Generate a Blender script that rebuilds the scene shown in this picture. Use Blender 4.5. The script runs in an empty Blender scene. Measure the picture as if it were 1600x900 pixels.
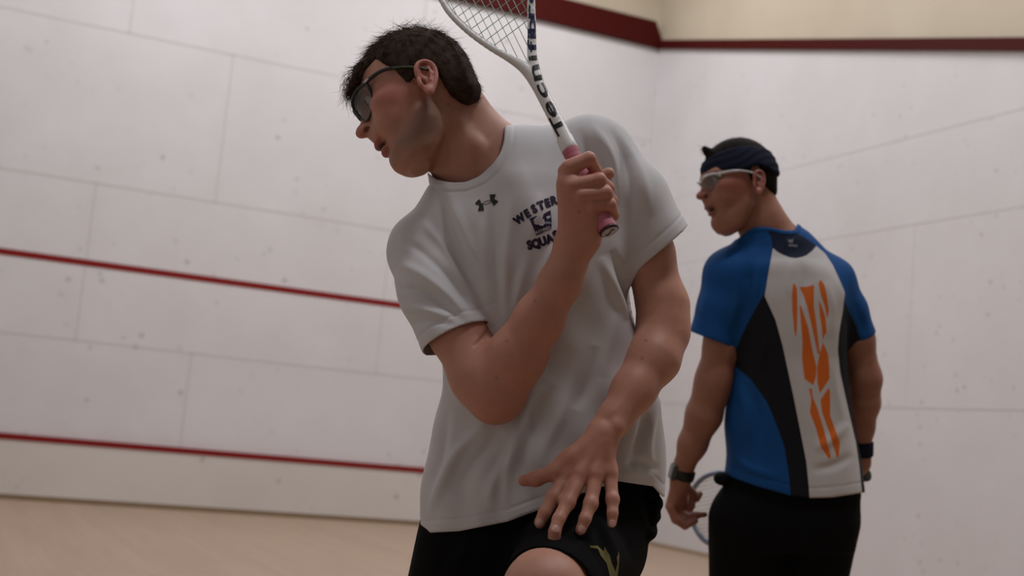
import bpy, bmesh, math, random
import numpy as np
from mathutils import Vector, Matrix
from mathutils.bvhtree import BVHTree

# ------------------------------------------------------------------ camera, light, exposure
sc = bpy.context.scene
COL = sc.collection
CAM = np.array([-5.76491, -10.25883, 0.745338])
RV = np.array([0.90720434, -0.41032131, 0.09282626])      # camera right
UV = np.array([-0.13328571, -0.07105676, 0.98852711])     # camera up
FV = np.array([0.3990178, 0.9091685, 0.11915297])         # camera forward
FPX = 2016.15
M3 = np.array([RV, FV, UV])                                # rows: right, forward, up
cd = bpy.data.cameras.new('camera')
cam = bpy.data.objects.new('camera', cd); COL.objects.link(cam)
cd.sensor_width = 36.0
cd.lens = 36.0 * FPX / 1600
cd.clip_start = 0.05
cam.matrix_world = Matrix([[RV[0], UV[0], -FV[0], CAM[0]], [RV[1], UV[1], -FV[1], CAM[1]], [RV[2], UV[2], -FV[2], CAM[2]], [0, 0, 0, 1]])
cd.dof.use_dof = True
cd.dof.focus_distance = 2.0
cd.dof.aperture_fstop = 4.4
sc.camera = cam

sc.view_settings.view_transform = 'Standard'
sc.view_settings.look = 'None'
sc.view_settings.gamma = 1.0
sc.view_settings.use_curve_mapping = False
sc.view_settings.exposure = -0.12
w = bpy.data.worlds.new('world'); sc.world = w; w.use_nodes = True
w.node_tree.nodes['Background'].inputs[0].default_value = (0.8, 0.85, 1.0, 1)
w.node_tree.nodes['Background'].inputs[1].default_value = 0.03


def area(name, loc, size, power, col=(0.985, 0.962, 1.0), rot=(0, 0, 0), sy=None):
    l = bpy.data.lights.new(name, 'AREA'); l.shape = 'RECTANGLE'
    l.size = size; l.size_y = sy or size; l.energy = power; l.color = col
    o = bpy.data.objects.new(name, l); COL.objects.link(o)
    o.location = loc; o.rotation_euler = rot
    return o


for (x, y, p) in LAMPS if 'LAMPS' in globals() else [(-1.7, -1.8, 72), (-4.7, -1.8, 74), (-1.6, -4.8, 58), (-4.7, -4.6, 38), (-1.3, -7.9, 92), (-4.5, -9.4, 104)]:
    area('ceiling_light', (x, y, 5.95), 1.2, p, sy=0.5)

# ------------------------------------------------------------------ materials


def lin(c):
    return tuple(((v / 255) / 12.92 if v / 255 <= 0.04045 else ((v / 255 + 0.055) / 1.055) ** 2.4) for v in c)


class NM:
    """small helper round a node tree"""
    def __init__(s, name, rough=0.6, spec=0.3, base=(0.5, 0.5, 0.5)):
        s.m = bpy.data.materials.new(name); s.m.use_nodes = True
        s.t = s.m.node_tree; s.b = s.t.nodes['Principled BSDF']
        s.b.inputs['Roughness'].default_value = rough
        s.b.inputs['Specular IOR Level'].default_value = spec
        s.b.inputs['Base Color'].default_value = (*base, 1)

    def n(s, typ, **kw):
        nd = s.t.nodes.new(typ)
        for k, v in kw.items():
            if k.startswith('i_'):
                nd.inputs[k[2:].replace('_', ' ')].default_value = v
            else:
                setattr(nd, k, v)
        return nd

    def l(s, a, b):
        s.t.links.new(a, b)

    def noise(s, scale, detail=3, rough=0.5, vec=None, coord='Object'):
        nz = s.n('ShaderNodeTexNoise'); nz.inputs['Scale'].default_value = scale
        nz.inputs['Detail'].default_value = detail; nz.inputs['Roughness'].default_value = rough
        if vec is None:
            tc = s.n('ShaderNodeTexCoord'); vec = tc.outputs[coord]
        s.l(vec, nz.inputs['Vector'])
        return nz.outputs['Fac']

    def ramp(s, fac, stops):
        r = s.n('ShaderNodeValToRGB'); s.l(fac, r.inputs[0])
        e = r.color_ramp.elements
        while len(e) < len(stops): e.new(0.5)
        for q, (p, c) in zip(e, stops):
            q.position = p; q.color = (*c, 1) if len(c) == 3 else c
        return r.outputs[0]

    def mix(s, fac, a, b, mode='MIX'):
        x = s.n('ShaderNodeMix', data_type='RGBA', blend_type=mode)
        for sock, v in ((x.inputs[0], fac), (x.inputs[6], a), (x.inputs[7], b)):
            if isinstance(v, (int, float)): sock.default_value = v
            elif isinstance(v, tuple): sock.default_value = (*v, 1)
            else: s.l(v, sock)
        return x.outputs[2]

    def bump(s, h, strength=0.3, dist=0.002):
        b = s.n('ShaderNodeBump'); b.inputs['Strength'].default_value = strength
        b.inputs['Distance'].default_value = dist
        s.l(h, b.inputs['Height']); s.l(b.outputs[0], s.b.inputs['Normal'])

    def base(s, c):
        s.l(c, s.b.inputs['Base Color'])


def plain(name, col, rough=0.6, spec=0.3, metal=0.0):
    k = NM(name, rough, spec, col); k.b.inputs['Metallic'].default_value = metal
    nf = k.noise(60, 2)
    k.base(k.mix(nf, tuple(v * 0.93 for v in col), tuple(min(1, v * 1.07) for v in col)))
    return k.m


def wall_material(name, c0, c1, marks=True, k3=7.0, seed=0.0):
    k = NM(name, 0.55, 0.25)
    tc = k.n('ShaderNodeTexCoord')
    mp = k.n('ShaderNodeMapping'); k.l(tc.outputs['Object'], mp.inputs[0]); mp.inputs['Location'].default_value = (seed, seed, seed)
    f = k.noise(1.3, 4, 0.6, mp.outputs[0])
    c = k.ramp(f, [(0.3, c0), (0.7, c1)])
    if marks:
        v = k.n('ShaderNodeTexVoronoi'); v.inputs['Scale'].default_value = k3
        k.l(mp.outputs[0], v.inputs['Vector'])
        wob = k.noise(55, 2, 0.5, mp.outputs[0])
        ad = k.n('ShaderNodeMath', operation='ADD'); k.l(v.outputs['Distance'], ad.inputs[0])
        mu = k.n('ShaderNodeMath', operation='MULTIPLY'); k.l(wob, mu.inputs[0]); mu.inputs[1].default_value = 0.16; k.l(mu.outputs[0], ad.inputs[1])
        spot = k.ramp(ad.outputs[0], [(0.12, (1, 1, 1)), (0.26, (0, 0, 0))])
        g = k.noise(2.1, 2, 0.5, mp.outputs[0])
        gate = k.ramp(g, [(0.44, (0, 0, 0)), (0.62, (1, 1, 1))])
        mm = k.n('ShaderNodeMath', operation='MULTIPLY'); k.l(spot, mm.inputs[0]); k.l(gate, mm.inputs[1])
        m2 = k.n('ShaderNodeMath', operation='MULTIPLY'); k.l(mm.outputs[0], m2.inputs[0]); m2.inputs[1].default_value = 0.8
        c = k.mix(m2.outputs[0], c, tuple(v * 0.62 for v in c0))
    k.base(c)
    return k.m


# ------------------------------------------------------------------ mesh helpers
def mesh_obj(name, V, F, mat=None, parent=None, smooth=True, origin=None):
    """V world coordinates (n,3); F list of polygons or (m,4)/(m,3) array"""
    V = np.asarray(V, dtype=np.float64)
    org = np.array(origin if origin is not None else (parent.location if parent is not None else V.mean(0)))
    if parent is not None:
        p = parent; org = np.zeros(3)
        while p is not None: org = org + np.array(p.location); p = p.parent
    me = bpy.data.meshes.new(name)
    if isinstance(F, np.ndarray):
        n, k = F.shape
        me.vertices.add(len(V)); me.vertices.foreach_set('co', (V - org).astype(np.float32).ravel())
        me.loops.add(n * k); me.loops.foreach_set('vertex_index', F.astype(np.int32).ravel())
        me.polygons.add(n); me.polygons.foreach_set('loop_start', np.arange(0, n * k, k, dtype=np.int32))
        me.polygons.foreach_set('loop_total', np.full(n, k, dtype=np.int32))
        me.update(calc_edges=True)
    else:
        me.from_pydata((V - org).tolist(), [], [list(map(int, f)) for f in F]); me.update()
    me.validate()
    if smooth: me.polygons.foreach_set('use_smooth', np.ones(len(me.polygons), dtype=bool))
    o = bpy.data.objects.new(name, me); COL.objects.link(o)
    if parent is not None: o.parent = parent
    else: o.location = org
    if mat is not None:
        for m in (mat if isinstance(mat, (list, tuple)) else [mat]): me.materials.append(m)
    return o


def tag(o, label=None, cat=None, group=None, kind=None):
    if label: o['label'] = label
    if cat: o['category'] = cat
    if group: o['group'] = group
    if kind: o['kind'] = kind
    return o


def empty(name, loc, label=None, cat=None, group=None):
    o = bpy.data.objects.new(name, None); COL.objects.link(o); o.location = tuple(loc)
    o.empty_display_size = 0.1
    return tag(o, label, cat, group)


def boxes(name, specs, mats, kind=None, parent=None, bevel=0.0):
    """specs: list of (x0,x1,y0,y1,z0,z1,mat_index)"""
    V = []; F = []; MI = []
    for s in specs:
        x0, x1, y0, y1, z0, z1 = s[:6]; b = len(V)
        V += [(x0, y0, z0), (x1, y0, z0), (x1, y1, z0), (x0, y1, z0), (x0, y0, z1), (x1, y0, z1), (x1, y1, z1), (x0, y1, z1)]
        F += [(b, b + 3, b + 2, b + 1), (b + 4, b + 5, b + 6, b + 7), (b, b + 1, b + 5, b + 4), (b + 1, b + 2, b + 6, b + 5), (b + 2, b + 3, b + 7, b + 6), (b + 3, b, b + 4, b + 7)]
        MI += [s[6] if len(s) > 6 else 0] * 6
    o = mesh_obj(name, V, F, mats, parent, smooth=False)
    o.data.polygons.foreach_set('material_index', MI)
    if kind: o['kind'] = kind
    return o


# shot frame: X right, Y forward, Z up from the lens, metres
def P(x, y, z, d0, s=None):
    """pixel (x,y), z = pixels (at d0) nearer than d0 -> point in the shot frame"""
    d = d0 - z * d0 / FPX
    return np.array([(x - 800) / FPX * d, d, (450 - y) / FPX * d])


def W(Q):
    return CAM + np.asarray(Q) @ M3


def W2S(Q):
    return (np.asarray(Q) - CAM) @ M3.T


def to_px(Q):
    Q = np.asarray(Q)
    return 800 + FPX * Q[..., 0] / Q[..., 1], 450 - FPX * Q[..., 2] / Q[..., 1]


def smin(a, b, k):
    if k <= 0: return np.minimum(a, b)
    h = np.maximum(k - np.abs(a - b), 0) / k
    return np.minimum(a, b) - h * h * k * 0.25


class Vol:
    def __init__(s, lo, hi, h):
        s.lo = np.array(lo, float); s.h = h
        s.n = np.ceil((np.array(hi) - lo) / h).astype(int) + 1
        s.D = np.full(s.n, 0.05, dtype=np.float32)
        s.ax = [(s.lo[i] + h * np.arange(s.n[i])).astype(np.float32) for i in range(3)]

    def _sl(s, lo, hi):
        a = np.clip(np.floor((np.array(lo) - s.lo) / s.h).astype(int), 0, s.n)
        b = np.clip(np.ceil((np.array(hi) - s.lo) / s.h).astype(int) + 1, 0, s.n)
        return a, b

    def add(s, prim, k=0.0, op='add'):
        f, lo, hi = prim
        m = k + 3 * s.h
        a, b = s._sl(np.array(lo) - m, np.array(hi) + m)
        if (b <= a).any(): return
        X = s.ax[0][a[0]:b[0], None, None]; Y = s.ax[1][None, a[1]:b[1], None]; Z = s.ax[2][None, None, a[2]:b[2]]
        d = f(X, Y, Z).astype(np.float32)
        sub = s.D[a[0]:b[0], a[1]:b[1], a[2]:b[2]]
        if op == 'add': sub[...] = smin(sub, d, k)
        elif op == 'cut': sub[...] = -smin(-sub, d, k)
        elif op == 'and': sub[...] = -smin(-sub, -d, k)

    def mesh(s, smooth=1):
        D = s.D; h = s.h
        S = D < 0
        c = np.zeros(tuple(s.n - 1), dtype=np.uint8)
        for dx in (0, 1):
            for dy in (0, 1):
                for dz in (0, 1):
                    c += S[dx:dx + s.n[0] - 1, dy:dy + s.n[1] - 1, dz:dz + s.n[2] - 1]
        act = (c > 0) & (c < 8)
        I = np.argwhere(act)
        idx = np.full(act.shape, -1, dtype=np.int32); idx[act] = np.arange(len(I))
        corners = [(dx, dy, dz) for dx in (0, 1) for dy in (0, 1) for dz in (0, 1)]
        cv = {q: D[I[:, 0] + q[0], I[:, 1] + q[1], I[:, 2] + q[2]] for q in corners}
        acc = np.zeros((len(I), 3)); cnt = np.zeros(len(I))
        for q in corners:
            for ax in range(3):
                if q[ax]: continue
                r = list(q); r[ax] = 1; r = tuple(r)
                a = cv[q]; b = cv[r]; x = (a < 0) != (b < 0)
                t = np.where(x, a / np.where(x, a - b, 1), 0)
                p = np.array(q, float)[None].repeat(len(I), 0); p[:, ax] = t
                acc += p * x[:, None]; cnt += x
        V = (I + acc / np.maximum(cnt, 1)[:, None]) * h + s.lo
        quads = []
        for ax in range(3):
            A = [slice(None)] * 3; B = [slice(None)] * 3
            A[ax] = slice(0, -1); B[ax] = slice(1, None)
            x = S[tuple(A)] != S[tuple(B)]
            o1, o2 = (ax + 1) % 3, (ax + 2) % 3
            E = np.argwhere(x)
            ok = (E[:, o1] > 0) & (E[:, o2] > 0) & (E[:, o1] < s.n[o1] - 1) & (E[:, o2] < s.n[o2] - 1)
            E = E[ok]
            if not len(E): continue
            def cell(d1, d2):
                C = E.copy(); C[:, o1] -= d1; C[:, o2] -= d2
                return idx[C[:, 0], C[:, 1], C[:, 2]]
            q = np.stack([cell(0, 0), cell(1, 0), cell(1, 1), cell(0, 1)], 1)
            neg = S[E[:, 0], E[:, 1], E[:, 2]]
            q[~neg] = q[~neg][:, ::-1]
            quads.append(q)
        Q = np.concatenate(quads)
        Q = Q[(Q >= 0).all(1)]
        for _ in range(smooth): V = lap(V, Q, 0.5)
        return V, Q


def lap(V, Q, f):
    A = np.zeros_like(V); n = np.zeros(len(V))
    for a, b in ((0, 1), (1, 2), (2, 3), (3, 0)):
        for i, j in ((a, b), (b, a)):
            for c in range(3): A[:, c] += np.bincount(Q[:, i], V[Q[:, j], c], len(V))
            n += np.bincount(Q[:, i], minlength=len(V))
    return V + f * (A / np.maximum(n, 1)[:, None] - V)


def vnormals(V, Q):
    fn = np.cross(V[Q[:, 2]] - V[Q[:, 0]], V[Q[:, 3]] - V[Q[:, 1]])
    N = np.zeros_like(V)
    for i in range(4):
        for c in range(3): N[:, c] += np.bincount(Q[:, i], fn[:, c], len(V))
    return N / (np.linalg.norm(N, axis=1)[:, None] + 1e-12)


def keep_faces(V, Q, mask):
    Q = Q[mask]; used = np.unique(Q); m = np.full(len(V), -1); m[used] = np.arange(len(used))
    return V[used], m[Q], used


def unit(v):
    v = np.asarray(v, float); return v / np.linalg.norm(v)


# primitives -> (function, lo, hi)
def cone(p0, p1, r0, r1, flat=None, ff=1.0):
    """tapered capsule; flat = direction in which it is squashed by ff"""
    p0 = np.asarray(p0, float); p1 = np.asarray(p1, float); v = p1 - p0; L2 = float(v @ v) + 1e-12
    fl = None
    if flat is not None:
        a = v / math.sqrt(L2); fl = np.asarray(flat, float); fl = unit(fl - a * (fl @ a))
    def f(X, Y, Z):
        t = np.clip(((X - p0[0]) * v[0] + (Y - p0[1]) * v[1] + (Z - p0[2]) * v[2]) / L2, 0, 1)
        dx = X - p0[0] - t * v[0]; dy = Y - p0[1] - t * v[1]; dz = Z - p0[2] - t * v[2]
        d2 = dx * dx + dy * dy + dz * dz
        if fl is not None:
            c = dx * fl[0] + dy * fl[1] + dz * fl[2]
            d2 = d2 + c * c * (1 / ff ** 2 - 1)
        return np.sqrt(d2) - (r0 + (r1 - r0) * t)
    r = max(r0, r1)
    return f, np.minimum(p0, p1) - r, np.maximum(p0, p1) + r


def ell(c, r, ax=None):
    """ellipsoid; ax rows = its axes in the shot frame"""
    c = np.asarray(c, float); r = np.asarray(r, float)
    A = np.eye(3) if ax is None else np.asarray(ax, float)
    def f(X, Y, Z):
        dx = X - c[0]; dy = Y - c[1]; dz = Z - c[2]
        k0 = 0; k1 = 0
        for i in range(3):
            q = dx * A[i, 0] + dy * A[i, 1] + dz * A[i, 2]
            k0 = k0 + (q / r[i]) ** 2; k1 = k1 + (q / r[i] ** 2) ** 2
        k0 = np.sqrt(k0); k1 = np.sqrt(k1)
        return k0 * (k0 - 1) / np.maximum(k1, 1e-6)
    e = np.sqrt(((A * r[:, None]) ** 2).sum(0))
    return f, c - e, c + e


def smooth_interp(t, T, Vv):
    """Catmull-Rom-like monotone enough interpolation"""
    T = np.asarray(T, float); Vv = np.asarray(Vv, float)
    o = np.argsort(T); T = T[o]; Vv = Vv[o]
    m = np.gradient(Vv, T)
    i = np.clip(np.searchsorted(T, t) - 1, 0, len(T) - 2)
    h = T[i + 1] - T[i]; u = np.clip((t - T[i]) / h, 0, 1)
    return ((2 * u ** 3 - 3 * u ** 2 + 1) * Vv[i] + (u ** 3 - 2 * u ** 2 + u) * h * m[i] + (-2 * u ** 3 + 3 * u ** 2) * Vv[i + 1] + (u ** 3 - u ** 2) * h * m[i + 1])


def loft(rows, O, A, U, Vd, n=2.3):
    """rows: (t, u_center, v_center, half_u, half_v_plus, half_v_minus); t along A from O; closed flat ends"""
    O = np.asarray(O, float); A = np.asarray(A, float); U = np.asarray(U, float); Vd = np.asarray(Vd, float)
    R = np.array(rows, float); T = R[:, 0]
    def f(X, Y, Z):
        dx = X - O[0]; dy = Y - O[1]; dz = Z - O[2]
        t = dx * A[0] + dy * A[1] + dz * A[2]
        u = dx * U[0] + dy * U[1] + dz * U[2]
        v = dx * Vd[0] + dy * Vd[1] + dz * Vd[2]
        tt = np.linspace(T.min(), T.max(), 200)
        g = [np.interp(t, tt, smooth_interp(tt, T, R[:, i])) for i in range(1, 6)]
        a = g[2]; du = (u - g[0]); dv = (v - g[1])
        b = np.where(dv > 0, g[3], g[4])
        k0 = ((np.abs(du) / a) ** n + (np.abs(dv) / b) ** n) ** (1 / n)
        k1 = np.sqrt((du / a ** 2) ** 2 + (dv / b ** 2) ** 2) + 1e-6
        e = np.sqrt((du / a) ** 2 + (dv / b) ** 2) + 1e-6
        d = (k0 - 1) * e / k1 
        return np.maximum(d, np.maximum(T.min() - t, t - T.max()))
    pts = []
    for r in R:
        for su in (-1, 1):
            for q in (r[4], -r[5]):
                pts.append(O + A * r[0] + U * (r[1] + su * r[3]) + Vd * (r[2] + q))
    pts = np.array(pts)
    return f, pts.min(0) - 0.01, pts.max(0) + 0.01


def half(c, n, lo, hi):
    """region on the n side of the plane, negative inside, limited box for speed"""
    c = np.asarray(c, float); n = unit(n)
    return (lambda X, Y, Z: -((X - c[0]) * n[0] + (Y - c[1]) * n[1] + (Z - c[2]) * n[2])), np.asarray(lo, float), np.asarray(hi, float)


def chain(vol, pts, k, flat=None, ff=1.0):
    for (p, r), (q, s) in zip(pts[:-1], pts[1:]):
        vol.add(cone(p, q, r, s, flat, ff), k)


def set_attr(o, name, vals, typ='FLOAT'):
    a = o.data.attributes.new(name, 'FLOAT' if typ == 'FLOAT' else 'FLOAT_COLOR', 'POINT')
    if typ == 'FLOAT': a.data.foreach_set('value', np.asarray(vals, dtype=np.float32))
    else:
        v = np.ones((len(vals), 4), dtype=np.float32); v[:, :3] = vals
        a.data.foreach_set('color', v.ravel())


def tubes(paths, radii, sides=6, closed=False, cap=True):
    """list of polylines (k,3) with radius arrays -> V, F list"""
    V = []; F = []
    for pts, rr in zip(paths, radii):
        pts = np.asarray(pts, float); n = len(pts)
        rr = np.full(n, rr) if np.isscalar(rr) else np.asarray(rr)
        if closed: T = np.roll(pts, -1, 0) - np.roll(pts, 1, 0)
        else: T = np.gradient(pts, axis=0)
        T /= np.linalg.norm(T, axis=1)[:, None] + 1e-12
        ref = np.array([0.3, 0.5, 0.8]); Nn = unit(np.cross(T[0], ref)); base = len(V)
        for i in range(n):
            Nn = unit(Nn - T[i] * (Nn @ T[i])); B = np.cross(T[i], Nn)
            for j in range(sides):
                a = 2 * math.pi * j / sides
                V.append(pts[i] + rr[i] * (math.cos(a) * Nn + math.sin(a) * B))
        m = n if closed else n - 1
        for i in range(m):
            for j in range(sides):
                a = base + i * sides; b = base + ((i + 1) % n) * sides; k = (j + 1) % sides
                F.append((a + j, a + k, b + k, b + j))
        if cap and not closed:
            F.append(tuple(base + j for j in range(sides))[::-1]); F.append(tuple(base + (n - 1) * sides + j for j in range(sides)))
    return np.array(V), F


def spline(pts, n=60, closed=False):
    pts = np.asarray(pts, float)
    if closed: pts = np.vstack([pts[-1], pts, pts[0], pts[1]])
    else: pts = np.vstack([2 * pts[0] - pts[1], pts, 2 * pts[-1] - pts[-2]])
    out = []; m = len(pts) - 3
    for q in np.linspace(0, m, n, endpoint=not closed):
        i = min(int(q), m - 1); t = q - i; p = pts[i:i + 4]
        out.append(0.5 * ((2 * p[1]) + (-p[0] + p[2]) * t + (2 * p[0] - 5 * p[1] + 4 * p[2] - p[3]) * t * t + (-p[0] + 3 * p[1] - 3 * p[2] + p[3]) * t ** 3))
    return np.array(out)


def seg_dist(px, py, poly):
    """distance and signed side of 2-D points to an open polyline"""
    best = np.full(px.shape, 1e9); par = np.zeros(px.shape); L = 0
    tot = sum(np.hypot(*(np.array(b) - a)) for a, b in zip(poly[:-1], poly[1:]))
    for a, b in zip(poly[:-1], poly[1:]):
        vx, vy = b[0] - a[0], b[1] - a[1]; l2 = vx * vx + vy * vy + 1e-9
        t = np.clip(((px - a[0]) * vx + (py - a[1]) * vy) / l2, 0, 1)
        d = np.hypot(px - a[0] - t * vx, py - a[1] - t * vy)
        m = d < best; best = np.where(m, d, best); par = np.where(m, (L + t * math.sqrt(l2)) / tot, par); L += math.sqrt(l2)
    return best, par


def poly_sd(px, py, poly):
    """signed distance to a closed polygon, positive inside"""
    d, _ = seg_dist(px, py, list(poly) + [poly[0]])
    ins = np.zeros(px.shape, bool)
    for (x0, y0), (x1, y1) in zip(poly, list(poly[1:]) + [poly[0]]):
        c = ((y0 > py) != (y1 > py)) & (px < (x1 - x0) * (py - y0) / ((y1 - y0) or 1e-9) + x0)
        ins ^= c
    return np.where(ins, d, -d)


# ------------------------------------------------------------------ the court
WHITE0, WHITE1 = (0.63, 0.615, 0.61), (0.69, 0.68, 0.68)
m_wallf = wall_material('front_wall_paint', WHITE0, WHITE1, True, 6.0, 3.1)
m_wallr = wall_material('side_wall_paint', WHITE0, WHITE1, True, 10.0, 8.7)
m_cream = wall_material('upper_wall_cream', (0.50, 0.435, 0.325), (0.57, 0.505, 0.385), False)
m_seam = plain('panel_seam', (0.57, 0.545, 0.535), 0.7)
m_red = plain('red_line_paint', (0.21, 0.007, 0.006), 0.5, 0.2)
m_redw = plain('red_ledge_paint', (0.058, 0.004, 0.003), 0.6, 0.12)
m_base = plain('brown_base_shadow', (0.22, 0.15, 0.085), 0.6)  # dark brown covers the baseboard and the shadow painted with it
m_tin = wall_material('tin_board_paint', (0.60, 0.57, 0.53), (0.66, 0.63, 0.585), True, 6.0, 1.3)

k = NM('maple_floor', 0.42, 0.35)
tc = k.n('ShaderNodeTexCoord'); mp = k.n('ShaderNodeMapping'); k.l(tc.outputs['Object'], mp.inputs[0])
mp.inputs['Rotation'].default_value = (0, 0, math.radians(90))
br = k.n('ShaderNodeTexBrick'); k.l(mp.outputs[0], br.inputs['Vector'])
br.inputs['Color1'].default_value = (0.33, 0.225, 0.15, 1); br.inputs['Color2'].default_value = (0.37, 0.258, 0.175, 1)
br.inputs['Mortar'].default_value = (0.26, 0.17, 0.11, 1); br.inputs['Scale'].default_value = 1.0
br.inputs['Brick Width'].default_value = 1.1; br.inputs['Row Height'].default_value = 0.057; br.inputs['Mortar Size'].default_value = 0.0012
mp2 = k.n('ShaderNodeMapping'); k.l(tc.outputs['Object'], mp2.inputs[0]); mp2.inputs['Scale'].default_value = (9, 0.9, 1)
nf = k.noise(1.0, 4, 0.6, mp2.outputs[0])
k.base(k.mix(nf, k.mix(0.0, br.outputs[0], (0, 0, 0)), k.mix(0.35, br.outputs[0], (0.47, 0.37, 0.28))))
k.bump(br.outputs['Fac'], 0.15, 0.001)
m_floor = k.m

XL, YB, HT = -6.4, -12.6, 6.1
boxes('floor', [(XL, 0, YB, 0, -0.1, 0)], [m_floor], 'structure')
boxes('ceiling', [(XL - .1, .1, YB - .1, .1, HT, HT + 0.1)], [plain('ceiling_grey', (0.42, 0.42, 0.41))], 'structure')
S1 = 1.213
e = 0.0015; sw = 0.006
specs = [(XL - .1, 0.1, 0, 0.1, 0, 4.56, 0), (XL - .1, 0.1, 0, 0.1, 4.56, HT, 1)]
for kk in (1, 2, 3): specs.append((XL, -0.001, -e, 0, kk * S1 - sw, kk * S1 + sw, 2))
for xs, z0, z1 in [(-3.94, 0.46, S1), (-1.54, 0.46, S1), (-4.813, S1, 2 * S1), (-2.42, S1, 2 * S1), (-3.90, 2 * S1, 3 * S1), (-1.5, 2 * S1, 3 * S1), (-4.72, 3 * S1, 4.5), (-2.32, 3 * S1, 4.5)]:
    specs.append((xs - sw, xs + sw, -e, 0, z0, z1, 2))
boxes('wall_front', specs, [m_wallf, m_cream, m_seam], 'structure')
# right wall: white below the sloping out line, cream above
def out_z(y): return 4.522 - 0.2506 * (-y)
V = [(0, 0, 0), (0, YB, 0), (0, YB, out_z(YB)), (0, 0, out_z(0)), (0, YB, HT), (0, 0, HT)]
V = V + [(x + 0.1, y, z) for x, y, z in V]
F = [(0, 3, 2, 1), (3, 5, 4, 2), (6, 7, 8, 9), (9, 8, 10, 11), (0, 1, 7, 6), (5, 11, 10, 4), (1, 2, 8, 7), (2, 4, 10, 8), (0, 6, 9, 3), (3, 9, 11, 5)]
o = mesh_obj('wall_right', V, F, [m_wallr, m_cream], smooth=False); o['kind'] = 'structure'
o.data.polygons.foreach_set('material_index', [0, 1, 0, 1, 0, 1, 0, 1, 0, 1])
sp = []
for kz, y1 in ((S1, -12), (2 * S1, -8.1), (2.5 * S1, -5.8)): sp.append((-e, 0, y1, 0, kz - (0.005 if kz < 2 else 0.0025), kz + (0.005 if kz < 2 else 0.0025)))
for ys, z0, z1 in [(-3.63, S1, 2 * S1), (-6.03, S1, 2 * S1)]: sp.append((-e, 0, ys - 0.002, ys + 0.002, z0, z1))
boxes('trim_1', sp, [plain('faint_panel_seam', (0.595, 0.575, 0.57), 0.6)], 'structure')
boxes('wall_left', [(XL - 0.1, XL, YB, 0, 0, HT)], [wall_material('left_wall_paint', (0.50, 0.485, 0.48), (0.55, 0.54, 0.54), True, 8.0, 5.0)], 'structure')
boxes('wall_back', [(XL, 0, YB - 0.1, YB, 0, HT)], [plain('dark_gallery_wall', (0.07, 0.065, 0.06), 0.8)], 'structure')
# red lines
boxes('trim_2', [(XL, -0.0, -0.004, 0, 1.782, 1.831)], [m_red], 'structure')                  # service line
boxes('trim_3', [(XL, 0, -0.03, 0, 0.035, 0.432)], [m_tin], 'structure')                      # board
boxes('trim_4', [(XL, 0, -0.036, 0, 0.432, 0.476)], [m_red], 'structure')                     # its red top
V = []
for yy, zt in ((-0.05, 4.762), (0, 4.762)):
    V += [(XL, yy, 4.522), (0, yy, 4.522), (0, yy, 4.605), (-0.075, yy, zt), (XL, yy, zt)]
F = [(0, 1, 2, 3, 4), (9, 8, 7, 6, 5), (0, 5, 6, 1), (1, 6, 7, 2), (2, 7, 8, 3), (3, 8, 9, 4), (4, 9, 5, 0)]
o = mesh_obj('trim_5', V, F, [m_redw], smooth=False); o['kind'] = 'structure'
V = []
for xx in (-0.03, 0.0):
    V += [(xx, 0, out_z(0)), (xx, -9.75, out_z(-9.75)), (xx, -9.75, out_z(-9.75) + 0.082), (xx, 0, out_z(0) + 0.082)]
F = [(0, 3, 2, 1), (4, 5, 6, 7), (0, 1, 5, 4), (2, 3, 7, 6), (1, 2, 6, 5), (0, 4, 7, 3)]
o = mesh_obj('trim_6', V, F, [m_redw], smooth=False); o['kind'] = 'structure'
boxes('baseboard_shadow_front', [(XL, 0, -0.034, 0, 0, 0.035)], [m_base], 'structure')  # strip along the floor line, with the baseboard's shadow in its colour
boxes('baseboard_right', [(-0.012, 0, YB, -0.03, 0, 0.03)], [plain('pale_base_strip', (0.36, 0.27, 0.18))], 'structure')
# ------------------------------------------------------------------ people: shared pieces
def skin_material(name, base, red, dark):
    k = NM(name, 0.5, 0.35)
    a = k.n('ShaderNodeAttribute', attribute_name='Col')
    nz = k.noise(45, 4, 0.65)
    c = k.mix(nz, a.outputs['Color'], k.mix(1.0, a.outputs['Color'], (0.80, 0.74, 0.74), 'MULTIPLY'))
    nz2 = k.noise(160, 2)
    sp = k.ramp(nz2, [(0.72, (0, 0, 0)), (0.78, (1, 1, 1))])
    c = k.mix(k.mix(0.7, sp, (0, 0, 0)), c, k.mix(1.0, c, (0.62, 0.5, 0.46), 'MULTIPLY'))
    k.base(c)
    k.b.inputs['Subsurface Weight'].default_value = 0.12
    k.b.inputs['Subsurface Radius'].default_value = (0.012, 0.005, 0.003)
    k.b.inputs['Subsurface Scale'].default_value = 0.6
    k.bump(k.noise(420, 3), 0.25, 0.0008)
    return k.m


def hair_material(name, c0, c1):
    k = NM(name, 0.7, 0.05)
    k.base(k.ramp(k.noise(90, 3), [(0.3, c0), (0.75, c1)]))
    k.bump(k.noise(500, 2), 0.4, 0.001)
    return k.m


def fabric(name, col, rough=0.75, bumpy=0.15):
    k = NM(name, rough, 0.2 if col[0] > 0.1 else 0.06, col)
    k.base(k.mix(k.noise(25, 3), tuple(v * 0.94 for v in col), tuple(min(1, v * 1.05) for v in col)))
    k.bump(k.noise(1400, 2), bumpy, 0.0006)
    k.b.inputs['Sheen Weight'].default_value = 0.12 if col[0] > 0.1 else 0.0
    k.b.inputs['Sheen Roughness'].default_value = 0.5
    return k.m


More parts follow.
